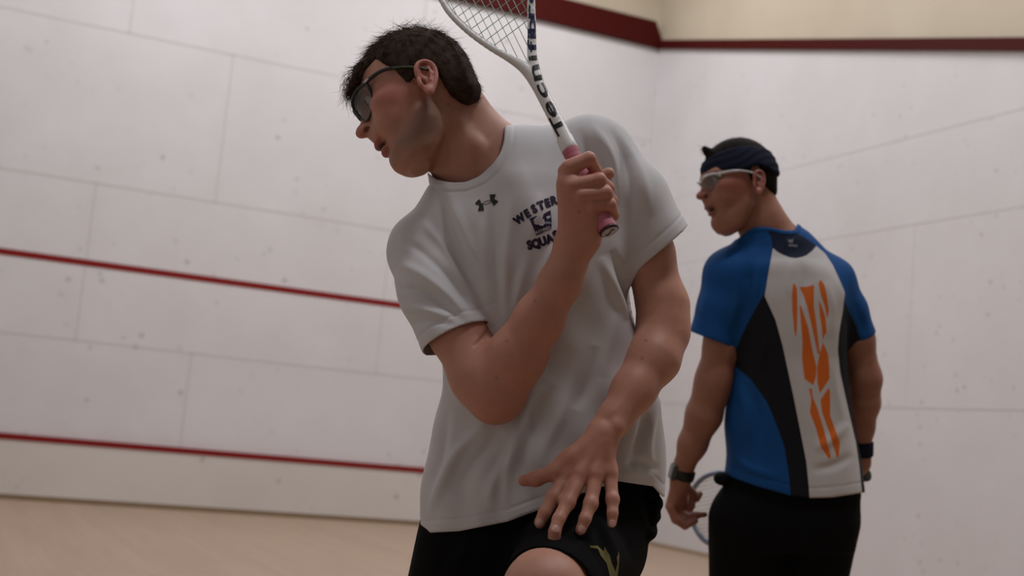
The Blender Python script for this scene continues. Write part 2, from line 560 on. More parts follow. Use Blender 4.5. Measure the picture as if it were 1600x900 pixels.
class Frame:
    """local frame: X forward, Y towards the near side, Z up; millimetres"""
    def __init__(s, O, f, n, sc=0.001):
        s.O = np.asarray(O, float); s.f = unit(f); n = np.asarray(n, float)
        s.y = unit(n - s.f * (n @ s.f)); s.z = np.cross(s.f, s.y)
        if s.z[2] < 0: s.z = -s.z
        s.A = np.array([s.f, s.y, s.z]); s.s = sc

    def p(s, x, y, z): return s.O + s.s * (s.f * x + s.y * y + s.z * z)
    def d(s, x, y, z): return s.f * x + s.y * y + s.z * z
    def loc(s, Q): return ((np.asarray(Q) - s.O) @ s.A.T) / s.s


def head_sdf(vol, H, mouth=1.0, dp=0.0):
    s = H.s
    def E(c, r, k=0.006, op='add', ax=None): vol.add(ell(H.p(*c), np.array(r) * s, H.A if ax is None else ax), k, op)
    def C(a, b, r0, r1, k=0.008, op='add'): vol.add(cone(H.p(*a), H.p(*b), r0 * s, r1 * s), k, op)
    E((4, 0, 42), (88, 73, 80), 0)
    # face mass: (z, centre x, half width, front half, back half)
    rows = [(-103, 68, 16, 14, 16), (-97, 66, 30, 24, 30), (-90, 60, 34, 30, 40), (-78, 52, 41, 43, 44), (-63, 46, 49, 50, 46), (-46, 42, 55, 56, 44), (-30, 40, 60, 59, 44), (-12, 38, 65, 59, 44), (8, 34, 68, 58, 50), (28, 30, 68, 60, 60), (50, 26, 67, 67, 70), (70, 20, 64, 66, 72)]
    rr = [(z * s, c * s, 0, f * s, w_ * s, w_ * s) for z, c, w_, f, b in rows]
    # loft: u = forward axis, v = lateral axis; half_u taken symmetric
    vol.add(loft(rr, H.O, H.z, H.f, H.y, 2.25), 0.014)
    E((40, 0, 10), (60, 60, 60), 0.02)
    for q in (-1, 1):
        C((26, q * 44, -52), (62, q * 27, -84), 9, 14, 0.03)           # jaw line
        pass
        E((66, q * 46, 6), (22, 17, 15), 0.018)                         # cheek bone
        E((74, q * 34, -22), (22, 20, 22), 0.016)
        E((96, q * 33, 27), (13, 15, 12), 0.010, 'cut')                 # eye socket
        C((93, q * 10, 43), (84, q * 46, 44), 7, 6, 0.012)              # brow
    C((94, 0, 40), (95, 0, 26), 9, 7, 0.01)
    C((95, 0, 26), (114, 0, 5), 6.5, 7.5, 0.008)                        # nose bridge
    E((119, 0, 0), (11, 10.5, 9.5), 0.008)                                # tip
    for q in (-1, 1):
        E((106, q * 12, -3), (12, 7, 9), 0.006)
        E((110, q * 13.0, -7.0), (7.5, 6.0, 4.2), 0.002, 'cut')
    E((104, 0, -12), (8, 9, 6), 0.006)
    E((98, 0, -22), (12, 24, 12), 0.014)
    # mouth
    E((105, 0, -28 - dp), (9, 21, 5.0), 0.004)
    E((103, 0, -32 - dp), (10, 13, 4.5), 0.004)
    E((100.5, 0, -45.5 - dp), (9.3, 18, 5.6), 0.005)
    if mouth: E((110, 0, -38 - dp), (15, 19, 3.0 * mouth), 0.003, 'cut')
    E((96, 0, -55 - dp), (8, 16, 4), 0.008, 'cut')
    E((90 - dp * 0.4, 0, -73 - dp * 1.1), (17, 20, 15), 0.014)
    E((58, 0, -76 - dp * 0.5), (30, 28, 12), 0.03)
    # ears
    for q in (-1, 1):
        a = math.radians(16); up = H.d(-math.sin(a), 0.0, math.cos(a)); fw = H.d(math.cos(a), 0, math.sin(a))
        out = unit(H.d(-0.35, q * 1.0, 0)); fw2 = unit(fw - out * (fw @ out)); up2 = np.cross(out, fw2); up2 = up2 if up2 @ H.z > 0 else -up2
        c = H.p(0, q * 74, -8)
        def ep(x, y, z, c=c, fw2=fw2, out=out, up2=up2): return c + s * (fw2 * x + out * y + up2 * z)
        ax = np.array([fw2, out, up2])
        vol.add(ell(ep(-3, 3, 2), np.array((17, 5, 29)) * s, ax), 0.004)
        vol.add(ell(ep(-2, 9, 6), np.array((11, 7, 17)) * s, ax), 0.002, 'cut')
        vol.add(ell(ep(3, 7, -6), np.array((7, 8, 9)) * s, ax), 0.003, 'cut')
        rim = [(12, 4, 6), (12, 7, 18), (6, 8, 28), (-6, 9, 31), (-16, 9, 24), (-19, 8, 10), (-16, 7, -5), (-9, 5, -18), (0, 3, -27)]
        rim = [tuple(v) for v in spline(np.array(rim, float), 26)]
        for p_, q_ in zip(rim[:-1], rim[1:]): vol.add(cone(ep(*p_), ep(*q_), 3.4 * s, 3.4 * s), 0.002)
        for p_, q_ in zip([(-9, 6, 22), (-11, 7, 8), (-7, 7, -6)][:-1], [(-9, 6, 22), (-11, 7, 8), (-7, 7, -6)][1:]): vol.add(cone(ep(*p_), ep(*q_), 2.6 * s, 2.6 * s), 0.003)
        vol.add(ell(ep(-2, 4, -24), np.array((8, 4.5, 9)) * s, ax), 0.004)
        vol.add(cone(ep(11, 4, -4), ep(10, 4, -12), 3.5 * s, 3.5 * s), 0.004)
        vol.add(cone(H.p(-2, q * 66, 8), ep(-2, 0, 2), 13 * s, 10 * s), 0.006) if False else None


def head_colors(H, V, C, skin, flush, lip, stub, stubble=0.5, ear_red=0.5, dp=0.0):
    L = H.loc(V); x, y, z = L.T; ay = np.abs(y)
    def g(cx, cy, cz, rx, ry, rz): return np.exp(-(((x - cx) / rx) ** 2 + ((ay - cy) / ry) ** 2 + ((z - cz) / rz) ** 2))
    inh = (x > -110) & (x < 135) & (ay < 100) & (z > -125) & (z < 150)
    def blend(wt, col):
        nonlocal C
        wt = np.clip(wt, 0, 1) * inh; C = C * (1 - wt[:, None]) + np.array(col) * wt[:, None]
    blend(0.75 * g(62, 55, 5, 30, 30, 22) + 0.4 * g(30, 62, -10, 34, 22, 34), flush)
    blend(0.6 * g(116, 0, 0, 16, 22, 16), flush)
    js = np.clip(g(50, 45, -75, 52, 32, 26) + g(15, 55, -48, 26, 20, 26) + 0.9 * g(92, 0, -75, 26, 32, 16) + 0.35 * g(100, 18, -22, 14, 14, 7), 0, 1)
    blend(stubble * js, stub)
    blend(0.9 * np.clip(1.6 * g(107, 0, -29 - dp, 14, 20, 6.5) + 1.6 * g(105, 0, -44 - dp, 14, 18, 6.5), 0, 1), lip)
    blend(0.95 * np.clip(1.8 * g(103, 0, -37.5 - dp, 12, 17, 3.2), 0, 1), (0.03, 0.008, 0.008))
    blend(0.9 * g(110, 13.0, -7.0, 7, 6, 4.5), (0.05, 0.02, 0.015))
    blend(ear_red * ((ay > 73) & (x < 22)), flush)
    blend(0.8 * np.clip(1.5 * np.exp(-((x - 88) / 14) ** 2 - ((ay - 28) / 17) ** 2 - ((z - 44 + 0.006 * (ay - 26) ** 2) / 4.2) ** 2), 0, 1), (0.05, 0.03, 0.02))
    return C


def eyes(H, root, mw, mi, dr=1.0):
    """eyeballs with iris and lids"""
    for q in (1, -1):
        c = H.p(83, q * 31, 27); r = 11.5 * H.s
        look = unit(H.d(1, 0.05 * q, -0.05))
        V, Fq = [], []
        A0 = look; A1 = unit(np.cross(A0, H.z)); A2 = np.cross(A0, A1)
        nu, nv = 24, 16
        for i in range(nv + 1):
            th = math.pi * i / nv
            for j in range(nu):
                ph = 2 * math.pi * j / nu
                rr = r * (1.05 if th < 0.45 else 1)
                V.append(c + rr * (math.cos(th) * A0 + math.sin(th) * (math.cos(ph) * A1 + math.sin(ph) * A2)))
        MI = []
        for i in range(nv):
            for j in range(nu):
                Fq.append((i * nu + j, i * nu + (j + 1) % nu, (i + 1) * nu + (j + 1) % nu, (i + 1) * nu + j)); MI.append(2 if i < 1 else (1 if i < 3 else 0))
        o = mesh_obj('eye', W(V), Fq, [mw, mi, M_BLACK], root)
        o.data.polygons.foreach_set('material_index', MI[:len(o.data.polygons)])


def skin_of(px, V, d0): pass


M_BLACK = plain('black_plastic', (0.012, 0.012, 0.013), 0.35, 0.5)
M_EYE = plain('eye_white', (0.55, 0.52, 0.5), 0.2, 0.5)
M_IRIS = plain('eye_iris', (0.06, 0.07, 0.06), 0.15, 0.5)


def strands(roots, dirs, lens, rad, curl, seed=1, segs=5, droop=None, nrm=None):
    """tapered three-sided hair strands -> V, F"""
    rng = np.random.default_rng(seed)
    n = len(roots); P0 = roots.copy(); D = dirs / np.linalg.norm(dirs, axis=1)[:, None]
    ref = rng.normal(size=(n, 3)); A = np.cross(D, ref); A /= np.linalg.norm(A, axis=1)[:, None]
    B = np.cross(D, A)
    bend = rng.normal(size=(n, 3)) * curl
    V = np.zeros((n, segs + 1, 3, 3))
    for i in range(segs + 1):
        t = i / segs
        c = P0 + D * (lens * t)[:, None] + bend * (lens * t * t)[:, None]
        if droop is not None: c = c + droop * (lens * t * t)[:, None]
        r = rad * (1 - 0.85 * t)
        for j in range(3):
            a = 2 * math.pi * j / 3
            V[:, i, j] = c + r * (math.cos(a) * A + math.sin(a) * B)
    V = V.reshape(-1, 3)
    base = np.arange(n)[:, None] * (segs + 1) * 3
    q = []
    for i in range(segs):
        for j in range(3):
            k = (j + 1) % 3
            q.append(np.stack([base[:, 0] + i * 3 + j, base[:, 0] + i * 3 + k, base[:, 0] + (i + 1) * 3 + k, base[:, 0] + (i + 1) * 3 + j], 1))
    return V, np.concatenate(q)


def add_folds(V, N, folds, d_ref=None, sel=None):
    """folds: (polyline px, width px, height m) ridges (+) and grooves (-) worked into cloth on the lens side"""
    px, py = to_px(V)
    front = (N[:, 1] < 0.15)
    D = np.zeros(len(V))
    for poly, wd, am in folds:
        pl = [tuple(a) for a in spline(np.array(poly, float), 14)]
        lo = np.min(pl, 0) - 3 * wd; hi = np.max(pl, 0) + 3 * wd
        m = front & (px > lo[0]) & (px < hi[0]) & (py > lo[1]) & (py < hi[1])
        if sel is not None: m &= sel
        if not m.any(): continue
        d, t = seg_dist(px[m], py[m], pl)
        D[m] += am * np.exp(-(d / wd) ** 2) * np.sin(np.clip(t, 0, 1) * math.pi) ** 0.95
    return V + N * D[:, None]


def hand(vol, wrist, palm, fingers, k=0.004):
    """wrist: (point, radius) list of palm cones; fingers: lists of (point, radius)"""
    for a in palm: vol.add(cone(*a), 0.012)
    for f in fingers:
        for (p, r), (q, s_) in zip(f[:-1], f[1:]): vol.add(cone(p, q, r, s_), k)


def border(V, Q):
    E = np.sort(np.concatenate([Q[:, [0, 1]], Q[:, [1, 2]], Q[:, [2, 3]], Q[:, [3, 0]]]), axis=1)
    key = E[:, 0].astype(np.int64) * len(V) + E[:, 1]; u, c = np.unique(key, return_counts=True); u = u[c == 1]
    m = np.zeros(len(V), bool); m[(u // len(V)).astype(int)] = True; m[(u % len(V)).astype(int)] = True
    return m


def smooth_border(V, Q, it=8):
    E = np.sort(np.concatenate([Q[:, [0, 1]], Q[:, [1, 2]], Q[:, [2, 3]], Q[:, [3, 0]]]), axis=1)
    key = E[:, 0].astype(np.int64) * len(V) + E[:, 1]; u, c = np.unique(key, return_counts=True); u = u[c == 1]
    a, b = (u // len(V)).astype(int), (u % len(V)).astype(int)
    i = np.concatenate([a, b]); j = np.concatenate([b, a]); n = np.bincount(i, minlength=len(V)); m = n > 0
    V = V.copy()
    for _ in range(it):
        A = np.stack([np.bincount(i, V[j, c_], len(V)) for c_ in range(3)], 1)
        V[m] = 0.5 * V[m] + 0.5 * A[m] / n[m][:, None]
    return V


def snap_down(V, Q, g, tol=0.010):
    V = smooth_border(V, Q); b = border(V, Q)
    for _ in range(3):
        G = g(V); m = b & (np.abs(G) < tol); V[m, 2] += G[m]
    return V


def px_poly_mesh(polys, grid):
    """flat polygons (px) -> finely cut 2-D mesh (verts px, faces)"""
    bm = bmesh.new()
    for pl in polys:
        vs = [bm.verts.new((x, y, 0)) for x, y in pl]
        try: bm.faces.new(vs)
        except ValueError: pass
    bmesh.ops.triangulate(bm, faces=bm.faces[:])
    cut_grid(bm, grid)
    return bm


def cut_grid(bm, grid):
    xs = [v.co.x for v in bm.verts]; ys = [v.co.y for v in bm.verts]
    for ax, (a, b) in ((0, (min(xs), max(xs))), (1, (min(ys), max(ys)))):
        c = math.ceil(a / grid) * grid
        while c < b:
            no = (1, 0, 0) if ax == 0 else (0, 1, 0); co = (c, 0, 0) if ax == 0 else (0, c, 0)
            bmesh.ops.bisect_plane(bm, geom=bm.verts[:] + bm.edges[:] + bm.faces[:], plane_co=co, plane_no=no)
            c += grid


def text_bm(body, size, spacing=1.0):
    cu = bpy.data.curves.new('txt', 'FONT'); cu.body = body; cu.size = size; cu.align_x = 'CENTER'; cu.space_character = spacing
    cu.offset = 0.0
    return cu


def text_mesh2d(body, size, bold=0.0, spacing=1.0, align='CENTER'):
    cu = text_bm(body, size, spacing); cu.offset = bold; cu.align_x = align; cu.resolution_u = 3
    o = bpy.data.objects.new('txt', cu); COL.objects.link(o)
    bpy.context.view_layer.update()
    me = bpy.data.meshes.new_from_object(o.evaluated_get(bpy.context.evaluated_depsgraph_get()))
    bm = bmesh.new(); bm.from_mesh(me)
    bpy.data.objects.remove(o); bpy.data.curves.remove(cu); bpy.data.meshes.remove(me)
    return bm


def project_px(name, bm, tree, mat, parent, off=0.0008, d_far=6.0):
    """lay a 2-D drawing (photo px) on a cloth surface; tree is a BVH in the shot frame"""
    V = []; ok = []
    for v in bm.verts:
        dr = np.array([(v.co.x - 800) / FPX, 1.0, (450 - v.co.y) / FPX]); dn = unit(dr)
        h = tree.ray_cast(Vector((0, 0, 0)), Vector(dn), d_far)
        if h[0] is None: V.append((0, 0, 0)); ok.append(False)
        else:
            nn = np.array(h[1]); nn = nn if nn @ dn < 0 else -nn
            V.append(np.array(h[0]) + nn * off); ok.append(True)
    bm.verts.index_update()
    F = []
    for f in bm.faces:
        ids = [v.index for v in f.verts]
        if all(ok[i] for i in ids): F.append(ids[::-1])
    used = sorted({i for f in F for i in f}); m = {u: i for i, u in enumerate(used)}
    o = mesh_obj(name, W([V[i] for i in used]), [[m[i] for i in f] for f in F], mat, parent)
    return o
# ------------------------------------------------------------------ the player in white
D1 = 2.10
def p1(x, y, z=0): return P(x, y, z, D1)
R1 = D1 / FPX           # metres per pixel at the player

skin1 = skin_material('skin_fair', None, None, None)
SK1, FL1, LIP1, ST1 = (0.52, 0.265, 0.185), (0.49, 0.175, 0.145), (0.36, 0.10, 0.09), (0.20, 0.13, 0.098)

H1 = Frame(p1(666, 157, 15), (-0.88, 0.0, -0.47), (0, -1, 0), 0.00098)
# turn the face a little to the lens and lean the crown away
_c = np.array([0, -1.0, 0]); _u = np.array([-0.47, 0, 0.88]); _f = np.array([-0.88, 0, -0.47])
H1 = Frame(p1(666, 157, 15), _f * 0.985 + _c * 0.17, _c * math.cos(math.radians(21)) + _u * math.sin(math.radians(21)) - _f * 0.17, 0.00098)


def skin_color_limb(V, C, spots, col):
    """spots: (point, radius m, weight)"""
    for p, r, wt in spots:
        d = np.linalg.norm(V - p, axis=1); a = wt * np.exp(-(d / r) ** 2)
        C = C * (1 - a[:, None]) + np.array(col) * a[:, None]
    return C


# body -------------------------------------------------------------
HV = 0.0018
vol = Vol(p1(560, 1010, 420) - np.array([0.02, 0.0, 0.0]), p1(1120, 20, -160), HV)
lo = np.minimum(p1(585, 960, 300), p1(585, 20, 300)); 
vol = Vol([-0.27, 1.62, -0.62], [0.33, 2.28, 0.44], HV)
head_sdf(vol, H1, 1.0, 6.0)
# neck
chain(vol, [(p1(694, 190, -12), 0.054), (p1(728, 252, -8), 0.055), (p1(752, 300, -18), 0.056)], 0.02)
chain(vol, [(p1(714, 155, -22), 0.040), (p1(765, 228, -30), 0.040), (p1(840, 262, -30), 0.050)], 0.03)
chain(vol, [(p1(704, 190, 28), 0.009), (p1(736, 232, 31), 0.010), (p1(746, 280, 26), 0.010)], 0.022)
# trunk (under the shirt)
T1 = [(470, 720, 975), (560, 712, 985), (650, 705, 1000), (740, 700, 1005), (840, 700, 1000)]
rows = []
for y, a, b in T1:
    c = p1((a + b) / 2, y); rows.append((c[2], c[0], D1 - c[1] if False else 0, (b - a) / 2 * R1, 0.092, 0.092))
vol.add(loft([(r[0], r[1], 0.0, r[3], r[4], r[5]) for r in rows], np.array([0, D1, 0]), (0, 0, 1), (1, 0, 0), (0, -1, 0), 2.3), 0.02)
vol.add(ell(p1(818, 375, -5), (0.128, 0.070, 0.130), None), 0.05)
chain(vol, [(p1(668, 385, -5), 0.042), (p1(790, 305, -14), 0.045), (p1(940, 250, -15), 0.048)], 0.03)
# racket arm (his right)
SH = p1(662, 392, 10); EL = p1(768, 606, 118); WR = p1(890, 408, 172)
chain(vol, [(SH, 0.048), (p1(712, 511, 71), 0.0452), (p1(752, 588, 106), 0.0455), (p1(772, 618, 120), 0.042)], 0.02)
chain(vol, [(p1(776, 626, 118), 0.029), (p1(762, 600, 112), 0.03)], 0.02)
chain(vol, [(p1(780, 604, 124), 0.044), (p1(808, 556, 140), 0.0415), (p1(842, 499, 155), 0.0345), (p1(876, 440, 166), 0.0285), (p1(892, 402, 172), 0.0255)], 0.022)
# hanging arm (his left)
chain(vol, [(p1(952, 258, -10), 0.052), (p1(1011, 395, 4), 0.041), (p1(1036, 478, 22), 0.0385), (p1(1038, 520, 35), 0.0385)], 0.02)
chain(vol, [(p1(1036, 515, 35), 0.038), (p1(1022, 560, 62), 0.0385), (p1(990, 610, 92), 0.0315), (p1(962, 652, 118), 0.0265)], 0.02)
chain(vol, [(p1(962, 652, 118), 0.0262), (p1(944, 675, 130), 0.0262)], 0.01, (0, 1, 0), 0.72)
vol.add(ell(p1(963, 668, 142), (0.011, 0.010, 0.012)), 0.012)           # wrist bone
# hand resting before the thigh
Kn = [(886, 746, 157), (907, 744, 162), (931, 744, 160), (953, 742, 152)]
for q in Kn: vol.add(cone(p1(942, 682, 138), p1(q[0], q[1], q[2] - 2), 0.0185, 0.0105, (0, 1, 0), 0.8), 0.012)
for a, b in zip(Kn[:-1], Kn[1:]): vol.add(cone(p1(a[0], a[1] - 8, a[2] - 4), p1(b[0], b[1] - 8, b[2] - 4), 0.0115, 0.0115), 0.008)
FG = [[Kn[0], (865, 777, 180), (851, 801, 194), (843, 816, 198)], [Kn[1], (887, 785, 192), (873, 811, 214), (867, 828, 224)],
      [Kn[2], (923, 787, 186), (914, 811, 202), (908, 826, 206)], [Kn[3], (957, 780, 174), (957, 802, 186), (956, 817, 190)]]
FR = [(11.2, 9.6, 8.6, 7.4), (11.4, 9.8, 8.8, 7.8), (11.0, 9.2, 8.4, 7.4), (10.0, 8.4, 7.6, 6.6)]
for f, r in zip(FG, FR):
    for i in range(3): vol.add(cone(p1(*f[i]), p1(*f[i + 1]), r[i] * 0.00108, r[i + 1] * 0.00108), 0.0035)
    vol.add(ell(p1(f[1][0], f[1][1], f[1][2] + 2), (0.0096 * r[1] / 9.6,) * 3), 0.008)
    vol.add(ell(p1(f[0][0], f[0][1] - 1, f[0][2] + 3), (0.0105, 0.009, 0.0105)), 0.007)
TH = [(926, 690, 140, 17), (893, 716, 150, 15), (866, 737, 156, 12), (838, 748, 158, 10.5), (818, 751, 157, 8.5)]
for a, b in zip(TH[:-1], TH[1:]): vol.add(cone(p1(*a[:3]), p1(*b[:3]), a[3] * 0.001, b[3] * 0.001), 0.008)
for q in Kn: vol.add(cone(p1(943 + (q[0] - 920) * 0.15, 690, 150), p1(q[0], q[1] - 6, q[2] + 5), 0.004, 0.0055), 0.008)
vol.add(cone(p1(880, 722, 148), p1(890, 742, 154), 0.011, 0.009), 0.010)   # web
# hand on the grip.  grip axis runs behind the palm
vol.add(cone(p1(890, 404, 172), p1(893, 392, 174), 0.0265, 0.028, (0, 1, 0), 0.8), 0.012)
for q, r in (((890, 290, 196), 0.019), ((903, 300, 200), 0.018), ((920, 322, 200), 0.016), ((926, 345, 194), 0.015)):
    vol.add(cone(p1(900, 378, 178), p1(*q), 0.024, r, (0, 1, 0), 0.75), 0.014)
vol.add(cone(p1(886, 268, 188), p1(893, 300, 190), 0.014, 0.017), 0.012)
G = 0.00098
GF = [  # knuckle, PIP, DIP, tip (wrapping behind the grip)
    [(890, 262, 196, 13), (920, 248, 196, 10.5), (931, 268, 176, 9.5), (922, 276, 158, 8.5)],
    [(893, 291, 205, 12.5), (936, 281, 203, 10.8), (950, 294, 182, 9.8), (938, 302, 160, 8.5)],
    [(908, 306, 208, 12), (946, 301, 203, 10.5), (955, 314, 182, 9.6), (944, 322, 160, 8.4)],
    [(925, 322, 205, 11), (953, 320, 200, 9.8), (958, 336, 182, 9.0), (948, 340, 164, 8.0)]]
for f in GF:
    for a, b in zip(f[:-1], f[1:]): vol.add(cone(p1(*a[:3]), p1(*b[:3]), a[3] * G, b[3] * G), 0.0032)
chain(vol, [(p1(896, 330, 176), 0.016), (p1(912, 300, 150), 0.0125), (p1(936, 282, 146), 0.0105), (p1(951, 271, 148), 0.0092)], 0.006)   # thumb behind the handle
chain(vol, [(p1(928, 350, 180), 0.017), (p1(920, 372, 178), 0.018)], 0.014)   # heel
# thighs, knee (lunge), shins, feet
KNEE = p1(850, 924, 258)
chain(vol, [(p1(912, 850, 15), 0.082), (p1(882, 895, 130), 0.068), (KNEE, 0.060)], 0.03)
KN2 = p1(700, 1010, -60)
chain(vol, [(p1(760, 845, 0), 0.085), (p1(725, 900, -20), 0.080), (KN2, 0.06)], 0.03)
V, Q = vol.mesh(1); del vol
# legs below the frame run to the floor in the same surface style, coarser
def legs(knees, feet, shoe_dir, h=0.006, rk=0.060):
    K = [np.asarray(k_) for k_ in knees]; Fp = [np.asarray(f_) for f_ in feet]
    allp = np.array(K + Fp); v2 = Vol(allp.min(0) - 0.2, allp.max(0) + 0.2, h)
    dn = W2S(CAM + np.array([0, 0, -1.0])) 
    for k_, f_ in zip(K, Fp):
        up = -dn
        ank = f_ + up * 0.085
        mid = k_ * 0.62 + ank * 0.38
        chain(v2, [(k_, rk), (mid + unit(shoe_dir) * -0.015, rk * 0.95), (ank, 0.036)], 0.03)
    return v2.mesh(1)

DN = W2S(CAM + np.array([0, 0, -1.0])); UP = -DN
def floor_under(q, dx=0, dy=0):
    w_ = W(q); w_ = np.array([w_[0] + dx, w_[1] + dy, 0.0]); return W2S(w_)
FT1 = floor_under(KNEE, -0.03, -0.02); FT2 = floor_under(KN2, -0.10, 0.28)
sd1 = W2S(CAM + np.array([-0.75, -0.6, 0])); sd2 = W2S(CAM + np.array([-0.9, -0.3, 0]))
V2, Q2 = legs([KNEE, KN2], [FT1, FT2], sd1)
Nb = vnormals(V, Q)
V = add_folds(V, Nb, [([(769, 506), (760, 520), (748, 535), (738, 543)], 3.5, -0.0034), ([(790, 528), (822, 488), (858, 432)], 9, 0.0012), ([(1034, 470), (1012, 500), (1000, 520)], 7, -0.0015), ([(930, 660), (960, 640), (990, 600)], 7, 0.0012)])
C = np.tile(np.array(SK1), (len(V), 1))
C = head_colors(H1, V, C, SK1, FL1, LIP1, ST1, 0.75, 0.6, 6.0)
kn = [(p1(*q), 0.012, 0.55) for q in Kn] + [(p1(*f[1]), 0.010, 0.5) for f in FG] + [(p1(*f[3]), 0.012, 0.5) for f in FG]
kn += [(p1(*f[i][:3]), 0.014, 0.5) for f in GF for i in (0, 1, 2)] + [(p1(912, 330, 190), 0.05, 0.35), (p1(778, 640, 120), 0.035, 0.55), (p1(905, 715, 150), 0.05, 0.4), (p1(818, 751, 157), 0.02, 0.5)]
kn += [(p1(840, 540, 150), 0.09, 0.25)]
C = skin_color_limb(V, C, kn, (0.49, 0.19, 0.14))
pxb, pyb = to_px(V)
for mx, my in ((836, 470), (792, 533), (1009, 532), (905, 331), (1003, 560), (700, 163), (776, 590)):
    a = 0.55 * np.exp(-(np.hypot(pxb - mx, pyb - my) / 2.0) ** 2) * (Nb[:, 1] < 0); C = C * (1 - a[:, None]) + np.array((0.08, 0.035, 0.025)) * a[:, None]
nb = len(V)
V = np.vstack([V, V2]); Q = np.vstack([Q, Q2 + nb]); C = np.vstack([C, np.tile(np.array(SK1), (len(V2), 1))])
root1 = empty('person', (*W(FT1)[:2], 0), 'person in a white squash shirt and black shorts lunging, racket gripped up at the chest', 'person')
body = mesh_obj('body', W(V), Q, skin1, root1)
set_attr(body, 'Col', C, 'COLOR')
eyes(H1, root1, M_EYE, M_IRIS)
# finger nails
m_nail = plain('finger_nail', (0.50, 0.30, 0.25), 0.3, 0.5)
for f, r in zip(FG, FR):
    a = np.array(p1(*f[2])); b = np.array(p1(*f[3])); ax = unit(b - a); nr = unit(np.array([0.0, -1, 0.12]) - ax * (np.array([0, -1, 0.12]) @ ax)); sd = np.cross(ax, nr)
    c = b + nr * r[3] * 0.00108 * 0.90 + ax * 0.001
    Vn, Fn = [], []
    for i in range(9):
        for j in range(7):
            u = (i / 8 - 0.5) * 2; v = (j / 6 - 0.5) * 2
            e_ = math.sqrt(max(0, 1 - min(1, abs(u)) ** 4)); 
            Vn.append(c + ax * u * 0.0062 + sd * v * e_ * 0.0052 * r[3] / 7.4 + nr * (0.0016 - 0.0022 * v * v * e_ * e_ - 0.0009 * u * u))
    for i in range(8):
        for j in range(6): Fn.append((i * 7 + j, i * 7 + j + 1, (i + 1) * 7 + j + 1, (i + 1) * 7 + j))
    mesh_obj('fingernail', W(Vn), Fn, m_nail, root1)

# shirt -----------------------------------------------------------
HS = 0.0024
vs = Vol([-0.27, 1.90, -0.44], [0.33, 2.32, 0.32], HS)
rows = []
for y, a, b, bf in [(285, 760, 890, 0.03), (305, 735, 930, 0.062), (330, 702, 962, 0.085), (380, 690, 980, 0.102), (430, 692, 985, 0.107), (480, 694, 990, 0.106), (520, 694, 998, 0.104), (560, 692, 1008, 0.103), (610, 690, 1027, 0.104), (650, 681, 1033, 0.107), (700, 668, 1037, 0.112), (750, 659, 1038, 0.116), (800, 655, 1036, 0.122), (860, 655, 1034, 0.124)]:
    c = p1((a + b) / 2, y); rows.append((c[2], c[0], 0.0, (b - a) / 2 * R1, bf, bf))
vs.add(loft(rows, np.array([0, D1, 0]), (0, 0, 1), (1, 0, 0), (0, -1, 0), 2.35), 0.0)
vs.add(ell(p1(815, 372, 5), (0.155, 0.100, 0.150)), 0.04)
chain(vs, [(p1(716, 325, -6), 0.052), (p1(800, 262, -15), 0.060), (p1(925, 241, -14), 0.0600)], 0.03)
chain(vs, [(p1(720, 322, -5), 0.050), (p1(662, 392, 0), 0.0575)], 0.03)
def sleeve(c0, r0, cm, rm, c1, r1, nrm, over):
    """sleeve with a sharp cut hem; c1 = hem centre"""
    nrm = unit(nrm); a = cone(c0, cm, r0, rm); b = cone(cm, c1 + nrm * over, rm, r1)
    def f(X, Y, Z):
        d = smin(a[0](X, Y, Z), b[0](X, Y, Z), 0.02)
        return np.maximum(d, (X - c1[0]) * nrm[0] + (Y - c1[1]) * nrm[1] + (Z - c1[2]) * nrm[2])
    return f, np.minimum(a[1], b[1]), np.maximum(a[2], b[2])
n1 = np.array([0.39, -0.30, -0.88]); c1 = p1(714, 529, 78)
vs.add(sleeve(p1(662, 392, 4), 0.0585, p1(686, 452, 40), 0.0615, c1, 0.0590, n1, 0.03), 0.014)
n2 = np.array([0.64, 0.05, -0.77]); c2 = p1(1023, 393, 2)
vs.add(sleeve(p1(930, 243, -14), 0.0600, p1(985, 310, -6), 0.0600, c2, 0.0625, n2, 0.03), 0.03)
chain(vs, [(p1(712, 222, -6), 0.0585), (p1(731, 258, -6), 0.0615), (p1(752, 300, -8), 0.070)], 0.012)
# neck opening and hem
nn = unit(np.array([-0.53 * 0.73, -0.66, 0.846 * 0.73])); cn = p1(731, 236, 0)
NKP = [(664, 262), (672, 272), (684, 281), (704, 286), (727, 285), (751, 275), (770, 258), (782, 240), (788, 220), (789, 196), (786, 150), (700, 100), (560, 120), (600, 262)]
def neckg(V):
    px, py = to_px(V); return poly_sd(px, py, NKP) * R1
def neckgrad(V):
    e_ = 0.0005; g0 = neckg(V)
    return g0, np.stack([(neckg(V + np.array([e_, 0, 0])) - g0) / e_, np.zeros(len(V)), (neckg(V + np.array([0, 0, e_])) - g0) / e_], 1)
V, Q = vs.mesh(1); del vs
hx = [600, 658, 717, 793, 839, 900, 967, 1021, 1036, 1100]; hy = [836, 833, 830, 815, 798, 774, 752, 760, 776, 780]
def hemg(V):
    px, py = to_px(V); return (py - np.interp(px, hx, hy)) * R1
G_ = neckg(V); Hh = hemg(V)
px, py = to_px(V)
fc = V[Q].mean(1); fn = unit(np.array([1, 0, 0])); e1 = V[Q[:, 2]] - V[Q[:, 0]]; e2 = V[Q[:, 3]] - V[Q[:, 1]]; fn = np.cross(e1, e2); fn /= np.linalg.norm(fn, axis=1)[:, None] + 1e-12
cap1 = (np.abs((fc - c1) @ unit(n1)) < HS * 1.1) & (fn @ unit(n1) > 0.75) & (np.linalg.norm(fc - c1, axis=1) < 0.075)
cap2 = (np.abs((fc - c2) @ unit(n2)) < HS * 1.1) & (fn @ unit(n2) > 0.75) & (np.linalg.norm(fc - c2, axis=1) < 0.075)
NK = (np.linalg.norm(fc - cn, axis=1) < 0.15)
